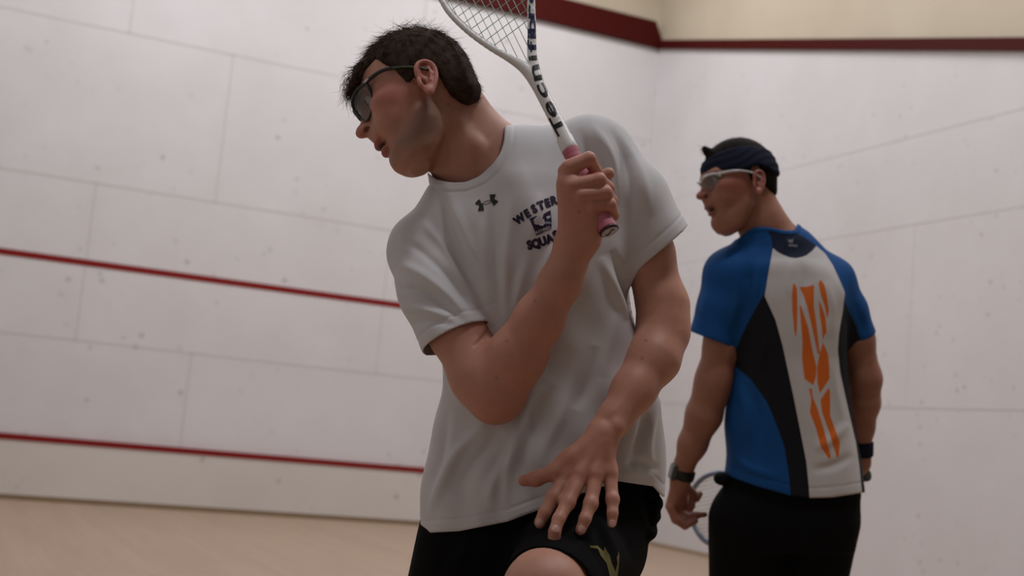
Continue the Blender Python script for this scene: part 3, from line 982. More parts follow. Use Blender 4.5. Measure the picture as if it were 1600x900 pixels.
keep = ~cap1 & ~cap2 & ~((G_[Q].max(1) > 0) & NK) & ~(Hh[Q].max(1) > 0)
V, Q, used = keep_faces(V, Q, keep)
V = smooth_border(V, Q, 4)
G_, gg = neckgrad(V); m = border(V, Q) & (np.abs(G_) < 0.008) & (np.linalg.norm(V - cn, axis=1) < 0.15); V[m] -= gg[m] * G_[m][:, None]
V = snap_down(V, Q, hemg)
N = vnormals(V, Q)
FOLDS1 = [
    ([(700, 285), (716, 340), (742, 400), (760, 455), (770, 500)], 9, 0.006), ([(684, 290), (696, 345), (716, 400), (735, 440)], 8, -0.006),
    ([(640, 330), (690, 380), (725, 440), (752, 490)], 8, 0.005), ([(625, 370), (680, 410), (722, 460), (750, 505)], 7, -0.006),
    ([(612, 405), (660, 430), (705, 468), (738, 505)], 9, 0.006), ([(618, 450), (660, 455), (700, 480), (725, 505)], 6, -0.005), ([(628, 480), (668, 485), (705, 500)], 7, 0.004),
    ([(640, 505), (680, 500), (715, 510)], 6, -0.003),
    ([(800, 300), (795, 360), (790, 430), (792, 520)], 9, 0.0035), ([(772, 300), (768, 360), (775, 440)], 8, -0.0045), ([(755, 340), (758, 400), (778, 480)], 8, 0.003),
    ([(826, 390), (812, 450), (800, 500)], 8, 0.003), ([(845, 300), (835, 350), (826, 380)], 8, 0.002),
    ([(925, 195), (952, 240), (966, 300), (964, 350)], 7, 0.005), ([(945, 190), (975, 240), (985, 310), (978, 370)], 8, -0.0045), ([(905, 200), (925, 250), (942, 300)], 9, -0.004),
    ([(965, 205), (1000, 270), (1015, 340)], 9, 0.003), ([(955, 390), (972, 430), (990, 480), (996, 530)], 7, -0.006), ([(940, 400), (960, 450), (982, 500)], 8, 0.005),
    ([(868, 380), (850, 420), (838, 450)], 8, 0.004),
    ([(700, 640), (690, 700), (675, 760)], 8, -0.005), ([(760, 660), (715, 710), (685, 770), (670, 810)], 9, 0.006), ([(785, 670), (740, 725), (712, 775)], 10, -0.004),
    ([(845, 600), (810, 680), (793, 740), (790, 790)], 9, 0.0045), ([(865, 600), (830, 680), (812, 750)], 9, -0.0045), ([(900, 560), (880, 640), (850, 700), (836, 760)], 10, 0.0035),
    ([(930, 540), (920, 600), (900, 640)], 10, -0.004), ([(800, 700), (770, 760), (765, 800)], 9, 0.003), ([(960, 480), (950, 540), (940, 590)], 10, 0.003),
    ([(1030, 620), (1012, 690), (1020, 745)], 7, 0.004), ([(1008, 640), (1000, 690), (985, 735)], 7, -0.005), ([(975, 728), (1000, 722), (1030, 735)], 6, -0.0025), ([(972, 738), (1000, 738), (1028, 748)], 6, 0.0018),
    ([(740, 560), (725, 600), (715, 640)], 9, 0.003), ([(880, 470), (860, 540), (850, 590)], 9, -0.003),
]
V = add_folds(V, N, [(a, b, c * (1.15 if (a[-1][0] < 785 and 480 < a[-1][1] < 515) or (a[0][0] > 860 and 460 < a[0][1] < 620) else 1.9 if a[0][1] > 520 or c > 0 else 1.6)) for a, b, c in FOLDS1])
# broad soft waviness of hanging cloth
px, py = to_px(V)
N = vnormals(V, Q)
wv = 0.0016 * np.sin(px * 0.11 + 0.018 * py + 1.3 * np.sin(py * 0.013)) * np.clip((py - 480) / 200, 0, 1) + 0.0012 * np.sin(px * 0.06 - py * 0.05)
V = V + N * wv[:, None]
# stitched collar band and turned hems
N = vnormals(V, Q)
g = neckg(V); near = np.linalg.norm(V - cn, axis=1) < 0.13
dcol = np.where(near, 0.0013 / (1 + np.exp((-0.0125 - g) / 0.0008 * -1 * -1)), 0)
dcol = np.where(near, 0.0013 / (1 + np.exp(-(g + 0.0125) / 0.0008)) - 0.0009 * np.exp(-((g + 0.0145) / 0.0020) ** 2), 0)
V = smooth_border(V, Q, 6); hh = hemg(V); s1 = (V - c1) @ unit(n1); s2 = (V - c2) @ unit(n2)
n_1 = np.linalg.norm(V - c1, axis=1) < 0.085; n_2 = np.linalg.norm(V - c2, axis=1) < 0.085
for s_, nr_, wdt in ((hh, np.ones(len(V), bool), 0.020), (s1, n_1, 0.020), (s2, n_2, 0.020)):
    dcol -= np.where(nr_, 0.0010 * np.exp(-((s_ + wdt) / 0.0022) ** 2), 0)
V = V + N * dcol[:, None]
V = snap_down(V, Q, hemg)
m_shirt1 = fabric('white_sports_fabric', (0.59, 0.59, 0.60), 0.7, 0.2)
shirt1 = mesh_obj('shirt', W(V), Q, m_shirt1, root1)
shirt1['label'] = 'white short-sleeved sports shirt with dark purple print'
md = shirt1.modifiers.new('thick', 'SOLIDIFY'); md.thickness = 0.0014; md.offset = -1
tree1 = BVHTree.FromPolygons([tuple(v) for v in V], [tuple(map(int, q)) for q in Q])

# print on the chest
m_print = plain('dark_purple_print', (0.022, 0.016, 0.045), 0.5)
m_mark = plain('dark_grey_print', (0.02, 0.022, 0.022), 0.5)
def place_text(body_, arc, size, sx, bold, gap, mat, name, tree, parent, grid=3.0, shear=0.0, dil=0.0):
    """glyphs one by one along an arc: arc(i) -> (x, y, angle in degrees clockwise-down photo space)"""
    bmA = bmesh.new()
    for i, ch in enumerate(body_):
        if ch == ' ': continue
        bm = text_mesh2d(ch, size, bold)
        if not bm.verts: continue
        x0 = min(v.co.x for v in bm.verts); x1 = max(v.co.x for v in bm.verts)
        cx = (x0 + x1) / 2; x, y, a = arc(i); ca, sa = math.cos(math.radians(a)), math.sin(math.radians(a))
        for v in bm.verts:
            u = (v.co.x - cx) * sx; t = v.co.y; u += t * shear
            v.co = (x + u * ca + t * sa, y + u * sa - t * ca, 0)
        me = bpy.data.meshes.new('t'); bm.to_mesh(me); bm.free()
        for ox, oy in ([(0, 0)] if not dil else [(dil, 0), (-dil, 0), (0, dil), (0, -dil)]):
            for v in me.vertices: v.co.x += ox; v.co.y += oy
            bmA.from_mesh(me)
            for v in me.vertices: v.co.x -= ox; v.co.y -= oy
        bpy.data.meshes.remove(me)
    if grid: cut_grid(bmA, grid)
    o = project_px(name, bmA, tree, mat, parent)
    bmA.free()
    return o
# WESTERN on an arch, SQUASH below (its end runs under the hand)
wp = spline(np.array([(815, 347), (827, 339), (837, 332), (847, 327), (857, 323), (867, 319), (879, 316)], float), 7)
wa = [-36, -30, -25, -20, -16, -13, -10]
place_text('WESTERN', lambda i: (wp[i][0], wp[i][1], wa[i]), 17.5, 0.90, 0.5, 0, m_print, 'chest_print', tree1, shirt1, dil=0.85)
spn = [(829, 389), (839, 386.5), (850, 383), (861, 379), (871, 373), (882, 367)]; sa_ = [-14, -16, -19, -22, -25, -28]
place_text('SQUASH', lambda i: (spn[i][0], spn[i][1], sa_[i]), 18.5, 0.86, 0.5, 0, m_print, 'chest_print', tree1, shirt1, dil=0.9)
crest = [[(827, 342), (838, 337.5), (842, 352), (846, 348), (849, 334.5), (860, 328.5), (862, 348), (861, 358), (849, 362), (847, 358), (848, 364), (838, 368), (833, 355)]]
bm = px_poly_mesh(crest, 3.0); project_px('crest_print', bm, tree1, m_print, shirt1, 0.0007)
m_pale = plain('pale_print', (0.50, 0.49, 0.52), 0.6)
horse = [[(834, 344), (837, 340), (841, 338), (845, 341), (850, 343), (851, 350), (848, 353), (845, 350), (843, 352), (840, 348), (838, 351), (835, 350), (837, 346)], [(853, 339), (859, 337), (860, 340), (855, 343)]]
bm = px_poly_mesh(horse, 3.0); project_px('crest_print', bm, tree1, m_pale, shirt1, 0.0012)
place_text('MUSTANGS', lambda i: (837.5 + 3.1 * i, 365.5 - 0.95 * i - (0.9 if i > 3 else 0), -18), 6.4, 0.8, 0.12, 0, m_pale, 'crest_print', tree1, shirt1)
# two interlocking curved strokes on the chest
_z = lambda pl: [(730 + x / 6.43, 270 + y / 6.43) for x, y in pl]
_e = [(197 + (50 * math.cos(t) * 0.94 + 17 * math.sin(t) * 0.34), 300 + (-50 * math.cos(t) * 0.34 + 17 * math.sin(t) * 0.94)) for t in np.linspace(0, 2 * math.pi, 21)]
_i = [(197 + (43 * math.cos(t) * 0.94 + 10.5 * math.sin(t) * 0.34), 300 + (-43 * math.cos(t) * 0.34 + 10.5 * math.sin(t) * 0.94)) for t in np.linspace(0, 2 * math.pi, 21)]
ring = [_z([_e[q], _e[q + 1], _i[q + 1], _i[q]]) for q in range(20)]
ua_ = [_z([(125, 266), (100, 285), (78, 312), (100, 325), (122, 328), (118, 350), (107, 388), (170, 382), (163, 345), (158, 318), (145, 310)]),
       _z([(222, 222), (286, 216), (280, 245), (272, 265), (295, 275), (316, 292), (290, 315), (264, 334), (252, 305), (240, 290), (230, 265), (232, 245)])] + ring
bm = px_poly_mesh(ua_, 3.0); project_px('chest_print', bm, tree1, m_mark, shirt1)

# shorts -----------------------------------------------------------
m_black = fabric('black_shorts_fabric', (0.0045, 0.0045, 0.005), 0.85, 0.2)
def neck_dummy(): pass
v3 = Vol([-0.25, 1.62, -0.72], [0.33, 2.36, -0.30], 0.0034)
rows = []
for y, a, b, bf, cz in [(735, 675, 1012, 0.095, 0), (770, 670, 1014, 0.098, 0), (800, 664, 1012, 0.102, 0), (830, 658, 1004, 0.110, 0.0), (850, 655, 988, 0.115, 0.0), (880, 652, 974, 0.12, 0.0), (930, 650, 965, 0.115, 0)]:
    c = p1((a + b) / 2, y); rows.append((c[2], c[0], cz, (b - a) / 2 * R1, bf, 0.12))
v3.add(loft(rows, np.array([0, D1, 0]), (0, 0, 1), (1, 0, 0), (0, -1, 0), 2.3), 0)
# raised thigh: leg tube toward the lens, cut open at the knee
ks = unit(KNEE - p1(925, 800, 20)); kc = p1(853, 918, 232)
def legtube(p0, r0, p1_, r1, cut_c, cut_n):
    a = cone(p0, p1_, r0, r1)
    return (lambda X, Y, Z: np.maximum(a[0](X, Y, Z), (X - cut_c[0]) * cut_n[0] + (Y - cut_c[1]) * cut_n[1] + (Z - cut_c[2]) * cut_n[2])), a[1], a[2]
nk = unit(np.array([-0.28, -0.86, -0.30]))
v3.add(legtube(p1(915, 850, 20), 0.100, p1(853, 926, 250), 0.0665, kc, nk), 0.03)
# other leg
nk2 = unit(np.array([-0.15, 0.1, -1.0])); kc2 = p1(712, 985, -40)
v3.add(legtube(p1(762, 850, 0), 0.106, p1(708, 1010, -45), 0.105, kc2, nk2), 0.03)
# bunched cloth at the hip
for c_, r_ in [((1012, 768, 5), 0.019), ((1019, 786, 10), 0.018), ((1016, 805, 14), 0.0175), ((1006, 828, 18), 0.022), ((984, 858, 26), 0.025), ((958, 890, 36), 0.030)]:
    v3.add(ell(p1(*c_), (r_, r_ * 1.7, r_ * 0.85)), 0.004)
V, Q = v3.mesh(1); del v3
fc = V[Q].mean(1); e1 = V[Q[:, 2]] - V[Q[:, 0]]; e2 = V[Q[:, 3]] - V[Q[:, 1]]; fn = np.cross(e1, e2); fn /= np.linalg.norm(fn, axis=1)[:, None] + 1e-12
cap = (np.abs((fc - kc) @ nk) < 0.004) & (fn @ nk > 0.75); cap2 = (np.abs((fc - kc2) @ nk2) < 0.004) & (fn @ nk2 > 0.75)
top = fn[:, 2] > 0.9; top &= fc[:, 2] > rows[0][0] - 0.004
V, Q, used = keep_faces(V, Q, ~cap & ~cap2 & ~top)
N = vnormals(V, Q)
V = add_folds(V, N, [([(960, 770), (1000, 800), (1015, 840)], 7, 0.004), ([(940, 790), (975, 835), (990, 880)], 8, -0.005), ([(925, 800), (955, 850), (968, 900)], 8, 0.005), ([(905, 815), (930, 860), (940, 900)], 8, -0.003), ([(880, 800), (850, 830), (820, 850)], 7, 0.003), ([(740, 830), (720, 870), (715, 900)], 8, 0.004), ([(700, 850), (690, 880), (688, 900)], 7, -0.003), ([(985, 760), (1012, 780), (1020, 800)], 5, -0.004)])
shorts1 = mesh_obj('shorts', W(V), Q, m_black, root1)
md = shorts1.modifiers.new('thick', 'SOLIDIFY'); md.thickness = 0.0016; md.offset = -1
tree_s = BVHTree.FromPolygons([tuple(v) for v in V], [tuple(map(int, q)) for q in Q])
m_gold = plain('yellow_emblem', (0.11, 0.095, 0.014), 0.6)
emb = [[(921, 853), (933, 853), (938, 858), (943, 862), (944, 854), (948, 862), (952, 868), (955, 880), (961, 893), (964, 880), (963, 872), (966, 862), (967, 870), (966, 886), (964, 900), (967, 912), (955, 912), (951, 895), (947, 880), (938, 868), (934, 858), (922, 856)]]
bm = px_poly_mesh(emb, 3.0); project_px('emblem_print', bm, tree_s, m_gold, shorts1)

# shoes (below the picture, so the figure stands on the floor)
def shoe(ft, dr, parent, m_up, m_sole, name='shoe'):
    """ft: heel-ankle point on the floor in world metres, dr world heading"""
    x = unit(np.array([dr[0], dr[1], 0])); y = np.array([-x[1], x[0], 0]); z = np.array([0, 0, 1.0]); o0 = np.array(ft)
    A = np.array([x, y, z]); v = Vol(o0 - np.array([0.3, 0.3, 0.02]), o0 + np.array([0.3, 0.3, 0.16]), 0.004)
    E_ = lambda c, r: ell(o0 + c[0] * x + c[1] * y + c[2] * z, r, A)
    v.add(E_((0.0, 0, 0.055), (0.055, 0.040, 0.06)), 0); v.add(E_((0.07, 0, 0.04), (0.10, 0.044, 0.045)), 0.03); v.add(E_((0.15, 0.004, 0.032), (0.065, 0.046, 0.032)), 0.03)
    v.add(half(o0 + np.array([0, 0, 0.012]), (0, 0, 1), o0 - 0.4, o0 + 0.4), 0, 'and') if False else None
    Vv, Qq = v.mesh(1); Vv[:, 2] = np.maximum(Vv[:, 2], 0.012)
    s_ = mesh_obj(name, Vv, Qq, m_up, parent)
    out = []
    for i in range(28):
        a = 2 * math.pi * i / 28; r = 0.048 * (1 + 0.02 * math.cos(2 * a)); out.append(o0 + x * (0.08 + math.cos(a) * 0.142) + y * math.sin(a) * r)
    Vs = np.array([p + z * 0.0 for p in out] + [p + z * 0.024 for p in out]); n = 28
    Fs = [tuple(range(n))[::-1], tuple(range(n, 2 * n))] + [(i, (i + 1) % n, n + (i + 1) % n, n + i) for i in range(n)]
    mesh_obj('sole', Vs, Fs, m_sole, s_, smooth=False)
    return s_
m_shoe = plain('white_shoe', (0.6, 0.6, 0.6), 0.5); m_sole = plain('gum_sole', (0.30, 0.17, 0.08), 0.6)
for ft, dd in ((FT1, (-0.75, -0.6)), (FT2, (-0.9, -0.3))): shoe(W(ft), dd, root1, m_shoe, m_sole)
# hair, glasses, racket of the first player --------------------------------
def local_from_px(H, px, py, Y0):
    r = np.array([(px - 800) / FPX, 1.0, (450 - py) / FPX]); n = H.y; c = H.O + H.y * (Y0 * H.s)
    t = (c @ n) / (r @ n); return H.loc(r * t)


def poly_prism(H, poly, yw):
    """everything whose local x,z lies inside the polygon, |y| < yw (negative inside)"""
    P_ = [tuple(p) for p in poly]
    def f(X, Y, Z):
        dx = X - H.O[0]; dy = Y - H.O[1]; dz = Z - H.O[2]
        x = (dx * H.A[0, 0] + dy * H.A[0, 1] + dz * H.A[0, 2]) / H.s; z = (dx * H.A[2, 0] + dy * H.A[2, 1] + dz * H.A[2, 2]) / H.s
        return -poly_sd(x, z, P_) * H.s
    return f, H.O - 0.25, H.O + 0.25


def hair_cap(H, poly, r, c=(4, 0, 42), h=0.0019, extra=(), k=0.004, pre=()):
    v = Vol(H.O - 0.16, H.O + 0.19, h)
    v.add(ell(H.p(*c), np.array(r) * H.s, H.A))
    v.add(ell(H.p(-8, 0, 8), np.array((72, 64, 58)) * H.s, H.A), 0.02)
    for a, b, ra, rb in pre: v.add(cone(H.p(*a), H.p(*b), ra * H.s, rb * H.s), 0.012)
    v.add(poly_prism(H, poly, 200), k, 'and')
    for a, b, ra, rb in extra: v.add(cone(H.p(*a), H.p(*b), ra * H.s, rb * H.s), 0.012)
    return v.mesh(1)


hl = [(587, 98, 42), (597, 108, 50), (610, 110, 60), (622, 118, 66), (634, 132, 70), (641, 129, 70), (650, 112, 72), (662, 98, 73), (680, 104, 74), (691, 122, 62), (701, 138, 46), (717, 149, 34), (733, 158, 22), (751, 170, 4)]
pts = [local_from_px(H1, *q) for q in hl]
poly = [(100, 84)] + [(92, 80)] + [(p[0], p[2]) for p in pts] + [(-150, -40), (-150, 200), (150, 200), (150, 90)]
ex = [((66, y, 100 - abs(y) * 0.5), (99, y, 78 - abs(y) * 0.35), 13, 5) for y in (-40, -25, -10, 8, 24, 38)]
pe = [((-30, 0, 112), (10, 0, 120), 12, 12), ((-63, 0, 20), (-64, 0, -16), 30, 27), ((-58, 26, 10), (-58, 22, -26), 20, 20), ((-58, -26, 10), (-58, -22, -26), 20, 20)]
Vh, Qh = hair_cap(H1, poly, (96, 80, 88), c=(-1, 0, 42), extra=ex, pre=pe)
Nh = vnormals(Vh, Qh)
L = H1.loc(Vh)
gro = 0.0005 * np.sin(L[:, 1] * 0.9 + 3 * np.sin(L[:, 0] * 0.05)) + 0.0008 * np.sin(L[:, 0] * 0.13 + L[:, 2] * 0.2)
Vh = Vh + Nh * (gro * (L[:, 2] > 20))[:, None]
m_hair1 = hair_material('hair_dark_brown', (0.022, 0.014, 0.010), (0.065, 0.042, 0.030))
hair1 = mesh_obj('hair', W(Vh), Qh, m_hair1, root1)
hair1['label'] = 'short tousled dark brown hair'
rng = np.random.default_rng(5)
def hair_strands(H, Vh, Nh, n, seed, top_len, side_len, out=0.22, fwd=1.0, r=0.00045, curl=0.25):
    rng = np.random.default_rng(seed)
    i = rng.integers(0, len(Vh), n); R0 = Vh[i] - Nh[i] * 0.002; N0 = Nh[i]; l = H.loc(R0)
    x, y, z = l.T
    top = np.clip((z - 70) / 40, 0, 1)[:, None]
    flow = (H.f * fwd)[None] * top + (1 - top) * (-H.z[None] * 1.0 - H.f[None] * 0.45) - H.z[None] * np.clip((x - 60) / 40, 0, 1)[:, None] * 0.8
    flow = flow + rng.normal(size=flow.shape) * 0.15
    flow = flow - N0 * (flow * N0).sum(1)[:, None]; flow /= np.linalg.norm(flow, axis=1)[:, None]
    D = flow + N0 * (out - 0.20 + rng.random(n)[:, None] * 0.16)
    ln = (side_len + (top_len - side_len) * top[:, 0]) * (0.6 + 0.7 * rng.random(n))
    return strands(R0, D, ln, r, curl, seed, 4)
m_hs1 = hair_material('hair_highlight_strands', (0.030, 0.019, 0.013), (0.105, 0.068, 0.046))  # lighter brown than the cap, so highlights are painted into the strands
a, b = hair_strands(H1, Vh, Nh, 11000, 3, 0.028, 0.012, out=0.235, r=0.00055)
parts_V = [a]; parts_Q = [b]
def tuft(H, c, dirs, n, ln, spread, seed, r=0.0005, curl=0.35):
    rng = np.random.default_rng(seed)
    R0 = H.p(*c)[None] + rng.normal(size=(n, 3)) * spread
    D = H.d(*dirs)[None] + rng.normal(size=(n, 3)) * 0.11
    return strands(R0, D, ln * (0.4 + 0.6 * rng.random(n)), r, curl, seed, 5, droop=H.d(-0.25, 0, -0.75))
for c, d, n, ln, sp in [((6, 4, 119), (-0.75, 0, 0.52), 200, 0.036, 0.007), ((-8, 4, 117), (-0.85, 0, 0.42), 300, 0.044, 0.009), ((-22, 8, 112), (-0.95, 0, 0.22), 300, 0.040, 0.009), ((-38, 8, 103), (-0.9, 0, -0.05), 200, 0.034, 0.009),
                        ((92, 10, 84), (0.6, 0, -0.55), 200, 0.028, 0.007), ((98, 0, 76), (0.8, 0, -0.2), 130, 0.022, 0.005), ((93, 20, 72), (0.15, 0, -1), 200, 0.026, 0.005)]:
    a, b = tuft(H1, c, d, n, ln, sp, n); parts_V.append(a); parts_Q.append(b)
off = np.cumsum([0] + [len(v) for v in parts_V[:-1]])
mesh_obj('hair_strands', W(np.vstack(parts_V)), np.vstack([q + o_ for q, o_ in zip(parts_Q, off)]), m_hs1, hair1)


def lens_material(name, tint, gloss=0.25):
    k = NM(name)
    tr = k.n('ShaderNodeBsdfTransparent'); tr.inputs[0].default_value = (*tint, 1)
    gl = k.n('ShaderNodeBsdfGlossy'); gl.inputs['Roughness'].default_value = 0.06
    fr = k.n('ShaderNodeFresnel'); fr.inputs[0].default_value = 1.5
    ad = k.n('ShaderNodeMath', operation='ADD'); k.l(fr.outputs[0], ad.inputs[0]); ad.inputs[1].default_value = gloss
    mx = k.n('ShaderNodeMixShader'); k.l(ad.outputs[0], mx.inputs[0]); k.l(tr.outputs[0], mx.inputs[1]); k.l(gl.outputs[0], mx.inputs[2])
    k.l(mx.outputs[0], k.t.nodes['Material Output'].inputs[0])
    return k.m


def glasses(H, name, label, m_frame, m_lens, m_temple, rim_top, rim_bot, x0=113, curve=0.0115, zt=46, zb=6, bot=True, yo=56, ear=(2, 79, 30)):
    root = empty(name, W(H.p(100, 0, 25)), label, 'glasses')
    def wx(y): return x0 - curve * y * y
    for q in (1, -1):
        # outline of one lens in (y, z)
        out = [(6, zt - 9), (14, zt - 2), (30, zt + 1), (46, zt), (yo, zt - 6), (yo + 1, zt - 14), (yo - 5, zb + 12), (44, zb + 3), (32, zb), (20, zb + 2), (11, zb + 10), (6, zb + 20)]
        o2 = spline(np.array([(a, b, 0) for a, b in out], float), 48, True)[:, :2]
        rim = [H.p(wx(y) + (z - 26) * 0.10, q * y, z) for y, z in o2]
        rad = [((rim_top if z > 26 else rim_bot)) * H.s for y, z in o2]
        if not bot:
            keep = [i for i in range(48) if o2[i][1] > 26]
            n0 = [i for i in range(48) if o2[i][1] > 26 and not o2[i - 1][1] > 26][0]
            ids = [(n0 + j) % 48 for j in range(len(keep))]
            V_, F_ = tubes([np.array([rim[i] for i in ids])], [np.array([rad[i] for i in ids])], 8)
        else: V_, F_ = tubes([np.array(rim)], [np.array(rad)], 8, closed=True)
        mesh_obj('lens_rim', W(V_), F_, m_frame, root)
        cy, cz = o2.mean(0); Vl = []; Fl = []; nr = 7
        for i in range(nr + 1):
            for (y, z) in o2:
                yy = cy + (y - cy) * i / nr; zz = cz + (z - cz) * i / nr
                Vl.append(H.p(wx(yy) + (zz - 26) * 0.10, q * yy, zz))
        for i in range(nr):
            for j in range(48): Fl.append((i * 48 + j, i * 48 + (j + 1) % 48, (i + 1) * 48 + (j + 1) % 48, (i + 1) * 48 + j))
        mesh_obj('lens', W(Vl), Fl, m_lens, root)
        tp = spline(np.array([H.p(wx(yo) + 3, q * (yo - 2), zt - 4), H.p(wx(yo) - 8, q * (yo + 7), zt - 5), H.p(50, q * 74, zt - 7), H.p(25, q * 78, (zt - 7 + ear[2]) / 2 + 2), H.p(*[ear[0], q * ear[1], ear[2]]), H.p(-14, q * 77, ear[2] - 14)]), 26)
        V_, F_ = tubes([tp], [np.linspace(4.0, 1.9, 26) * H.s], 8)
        tm = mesh_obj('temple_arm', W(V_), F_, m_temple, root)
        if name.startswith('safety'):
            V_, F_ = tubes([tp[13:22] + H.d(0, q * 0.0017, -0.0012)], [0.0010], 6)
            mesh_obj('temple_stripe', W(V_), F_, plain('green_stripe', (0.06, 0.12, 0.03), 0.4), tm)
            c = tp[3]; t_ = unit(tp[5] - tp[1]); n_ = unit(H.d(0.45, q * 1, 0)); n_ = unit(n_ - t_ * (n_ @ t_)); b_ = np.cross(t_, n_)
            base = c + n_ * 0.0033
            dia = [base + t_ * a * 0.001 + b_ * b * 0.001 for a, b in ((-6.5, 0), (-1, 2.0), (5.5, 0.8), (6.5, -0.6), (0, -2.0))]
            top = [p + n_ * 0.0008 for p in dia]
            mesh_obj('badge', W(dia + top), [(4, 3, 2, 1, 0), (5, 6, 7, 8, 9)] + [(i, (i + 1) % 5, 5 + (i + 1) % 5, 5 + i) for i in range(5)], plain('silver_badge', (0.6, 0.6, 0.6), 0.3), tm, smooth=False)
    br = spline(np.array([H.p(wx(6) + 1, 7, zt - 9), H.p(wx(0) + 2, 0, zt - 7), H.p(wx(6) + 1, -7, zt - 9)]), 9)
    V_, F_ = tubes([br], [rim_top * 1.1 * H.s], 8); mesh_obj('bridge', W(V_), F_, m_frame, root)
    return root


M_LENS1 = lens_material('tinted_lens', (0.80, 0.84, 0.80), 0.02)
glasses(H1, 'safety_glasses', 'black wraparound safety glasses worn by the player in white', M_BLACK, M_LENS1, M_BLACK, 2.7, 1.7, x0=110, curve=0.0088, zt=49, zb=3, yo=58, ear=(2, 79, 17))

# racket ------------------------------------------------------------
RA = unit(np.array([-0.45, -0.89]))
def rk(x, y, dz=0.0):
    return p1(x, y, 176 - 0.42 * ((x - 921) * RA[0] + (y - 300) * RA[1]) + dz)
root_r = empty('squash_racket', W(rk(952, 362)), 'white squash racket with a pink grip and pale green strings, held up at the chest', 'racket')
ls = [(889, 231, 11), (875, 200, 10.2), (857, 165, 9.6), (843, 138, 9.6), (832, 119, 9.8)]
la = [(832, 119, 9.8), (818, 105, 8.2), (797, 91.5, 6), (765, 73, 4.9), (733, 50, 4.6), (706, 24, 4.6), (690, 0, 4.6), (668, -45, 4.6), (653, -105, 4.6), (656, -165, 4.6), (682, -215, 4.6), (728, -238, 4.6), (778, -222, 4.6), (812, -175, 4.8), (827, -110, 5.2), (831, -50, 5.6), (830, 0, 6.0), (831, 45, 6.4), (831, 80, 7.0), (834, 105, 8.2), (840, 128, 9.6)]
vr = Vol(np.min([rk(640, -260), rk(910, 260), rk(640, 260)], 0) - 0.03, np.max([rk(640, -260), rk(910, 260), rk(910, -260)], 0) + 0.03, 0.0021)
nrm_r = unit(np.array([0, 1.0, 0]))
def tri(lst, k):
    sp = spline(np.array([list(rk(x, y)) + [r * R1] for x, y, r in lst]), len(lst) * 4)
    for a, b in zip(sp[:-1], sp[1:]): vr.add(cone(a[:3], b[:3], a[3], b[3], nrm_r, 1.25), k)
tri(ls, 0.002); tri(la, 0.002)
V, Q = vr.mesh(1); del vr
m_rw = plain('white_racket_frame', (0.72, 0.72, 0.70), 0.35, 0.5)
fr_o = mesh_obj('frame', W(V), Q, m_rw, root_r)
tree_r = BVHTree.FromPolygons([tuple(v) for v in V], [tuple(map(int, q)) for q in Q])
# lettering runs up the shaft and on along the right arm of the frame
m_ink = plain('black_racket_lettering', (0.012, 0.012, 0.014), 0.4); m_navy = plain('navy_racket_lettering', (0.012, 0.016, 0.07), 0.4)
tpath = [(870, 197, -118), (860.5, 171.5, -118), (847.5, 142, -115), (837.5, 114, -104), (832, 91, -97), (831, 72, -92), (830.5, 57, -91), (830, 40, -90), (830, 18, -90), (830, -8, -90)]
def tletter(i): return tpath[i]
for i, ch in enumerate('Tecnifibre'):
    x, y, a = tpath[i]; a = a
    mat_ = m_ink if i < 5 else m_navy
    bmA = text_mesh2d(ch, 27 if i else 26, 0.7)
    x0 = min(v.co.x for v in bmA.verts); x1 = max(v.co.x for v in bmA.verts); cx = (x0 + x1) / 2
    if i: 
        pass
    # the top of each letter points left across the shaft
    ca, sa = math.cos(math.radians(a)), math.sin(math.radians(a)); hh_ = 14 if ch in 'ecn' else 19
    mid = 7.0 if ch in 'ecnr' else 9.5
    for v in bmA.verts:
        u = (v.co.x - cx) * (2.15 if ch not in 'Ti' else 2.0); t = (v.co.y - mid) * ((0.92 if i else 0.80) if i < 4 else 0.66) - (1.2 if i == 0 else 0)
        v.co = (x + u * ca + t * sa, y + u * sa - t * ca, 0)
    cut_grid(bmA, 3.0)
    project_px('lettering', bmA, tree_r, mat_, fr_o, 0.0005); bmA.free()
# grip
g0, g1 = rk(889, 231), rk(951, 359)
ax = unit(g1 - g0); gl_ = np.linalg.norm(g1 - g0)
prof = [(-0.012, 0.0118), (0.0, 0.0125), (0.004, 0.0142)]
def lathe(c, ax, prof, n=24, cap=True, sq=1.0, side=None):
    a1 = unit(np.cross(ax, [0, 1.0, 0.2])); a2 = np.cross(ax, a1); V_ = []; F_ = []
    for t, r in prof:
        for j in range(n):
            an = 2 * math.pi * j / n; V_.append(c + ax * t + r * (math.cos(an) * a1 + math.sin(an) * a2 * sq))
    for i in range(len(prof) - 1):
        for j in range(n): F_.append((i * n + j, i * n + (j + 1) % n, (i + 1) * n + (j + 1) % n, (i + 1) * n + j))
    if cap: F_.append(tuple(range(n))[::-1]); F_.append(tuple(range((len(prof) - 1) * n, len(prof) * n)))
    return V_, F_
m_pink = plain('pink_grip_tape', (0.43, 0.13, 0.17), 0.6)
V_, F_ = lathe(g0, ax, [(-0.020, 0.0112), (-0.018, 0.0128), (0.004, 0.0134), (0.006, 0.0122)]); mesh_obj('grip_collar', W(V_), F_, m_rw, root_r)
pr = []
for i in range(60):
    t = gl_ * i / 59; fl = 0.0128 + 0.0018 * max(0, (i - 45) / 14) ** 2 + 0.0002 * (i % 6 < 1) * -3; pr.append((t, fl))
V_, F_ = lathe(g0, ax, [(0.0, 0.011)] + pr); gr_o = mesh_obj('grip', W(V_), F_, m_pink, root_r)
V_, F_ = lathe(g1, ax, [(-0.001, 0.0146), (0.0, 0.0152), (0.003, 0.0152), (0.004, 0.0135), (0.0038, 0.0120)]); bc = mesh_obj('butt_cap', W(V_), F_, plain('dark_red_ring', (0.05, 0.012, 0.016), 0.4), root_r)
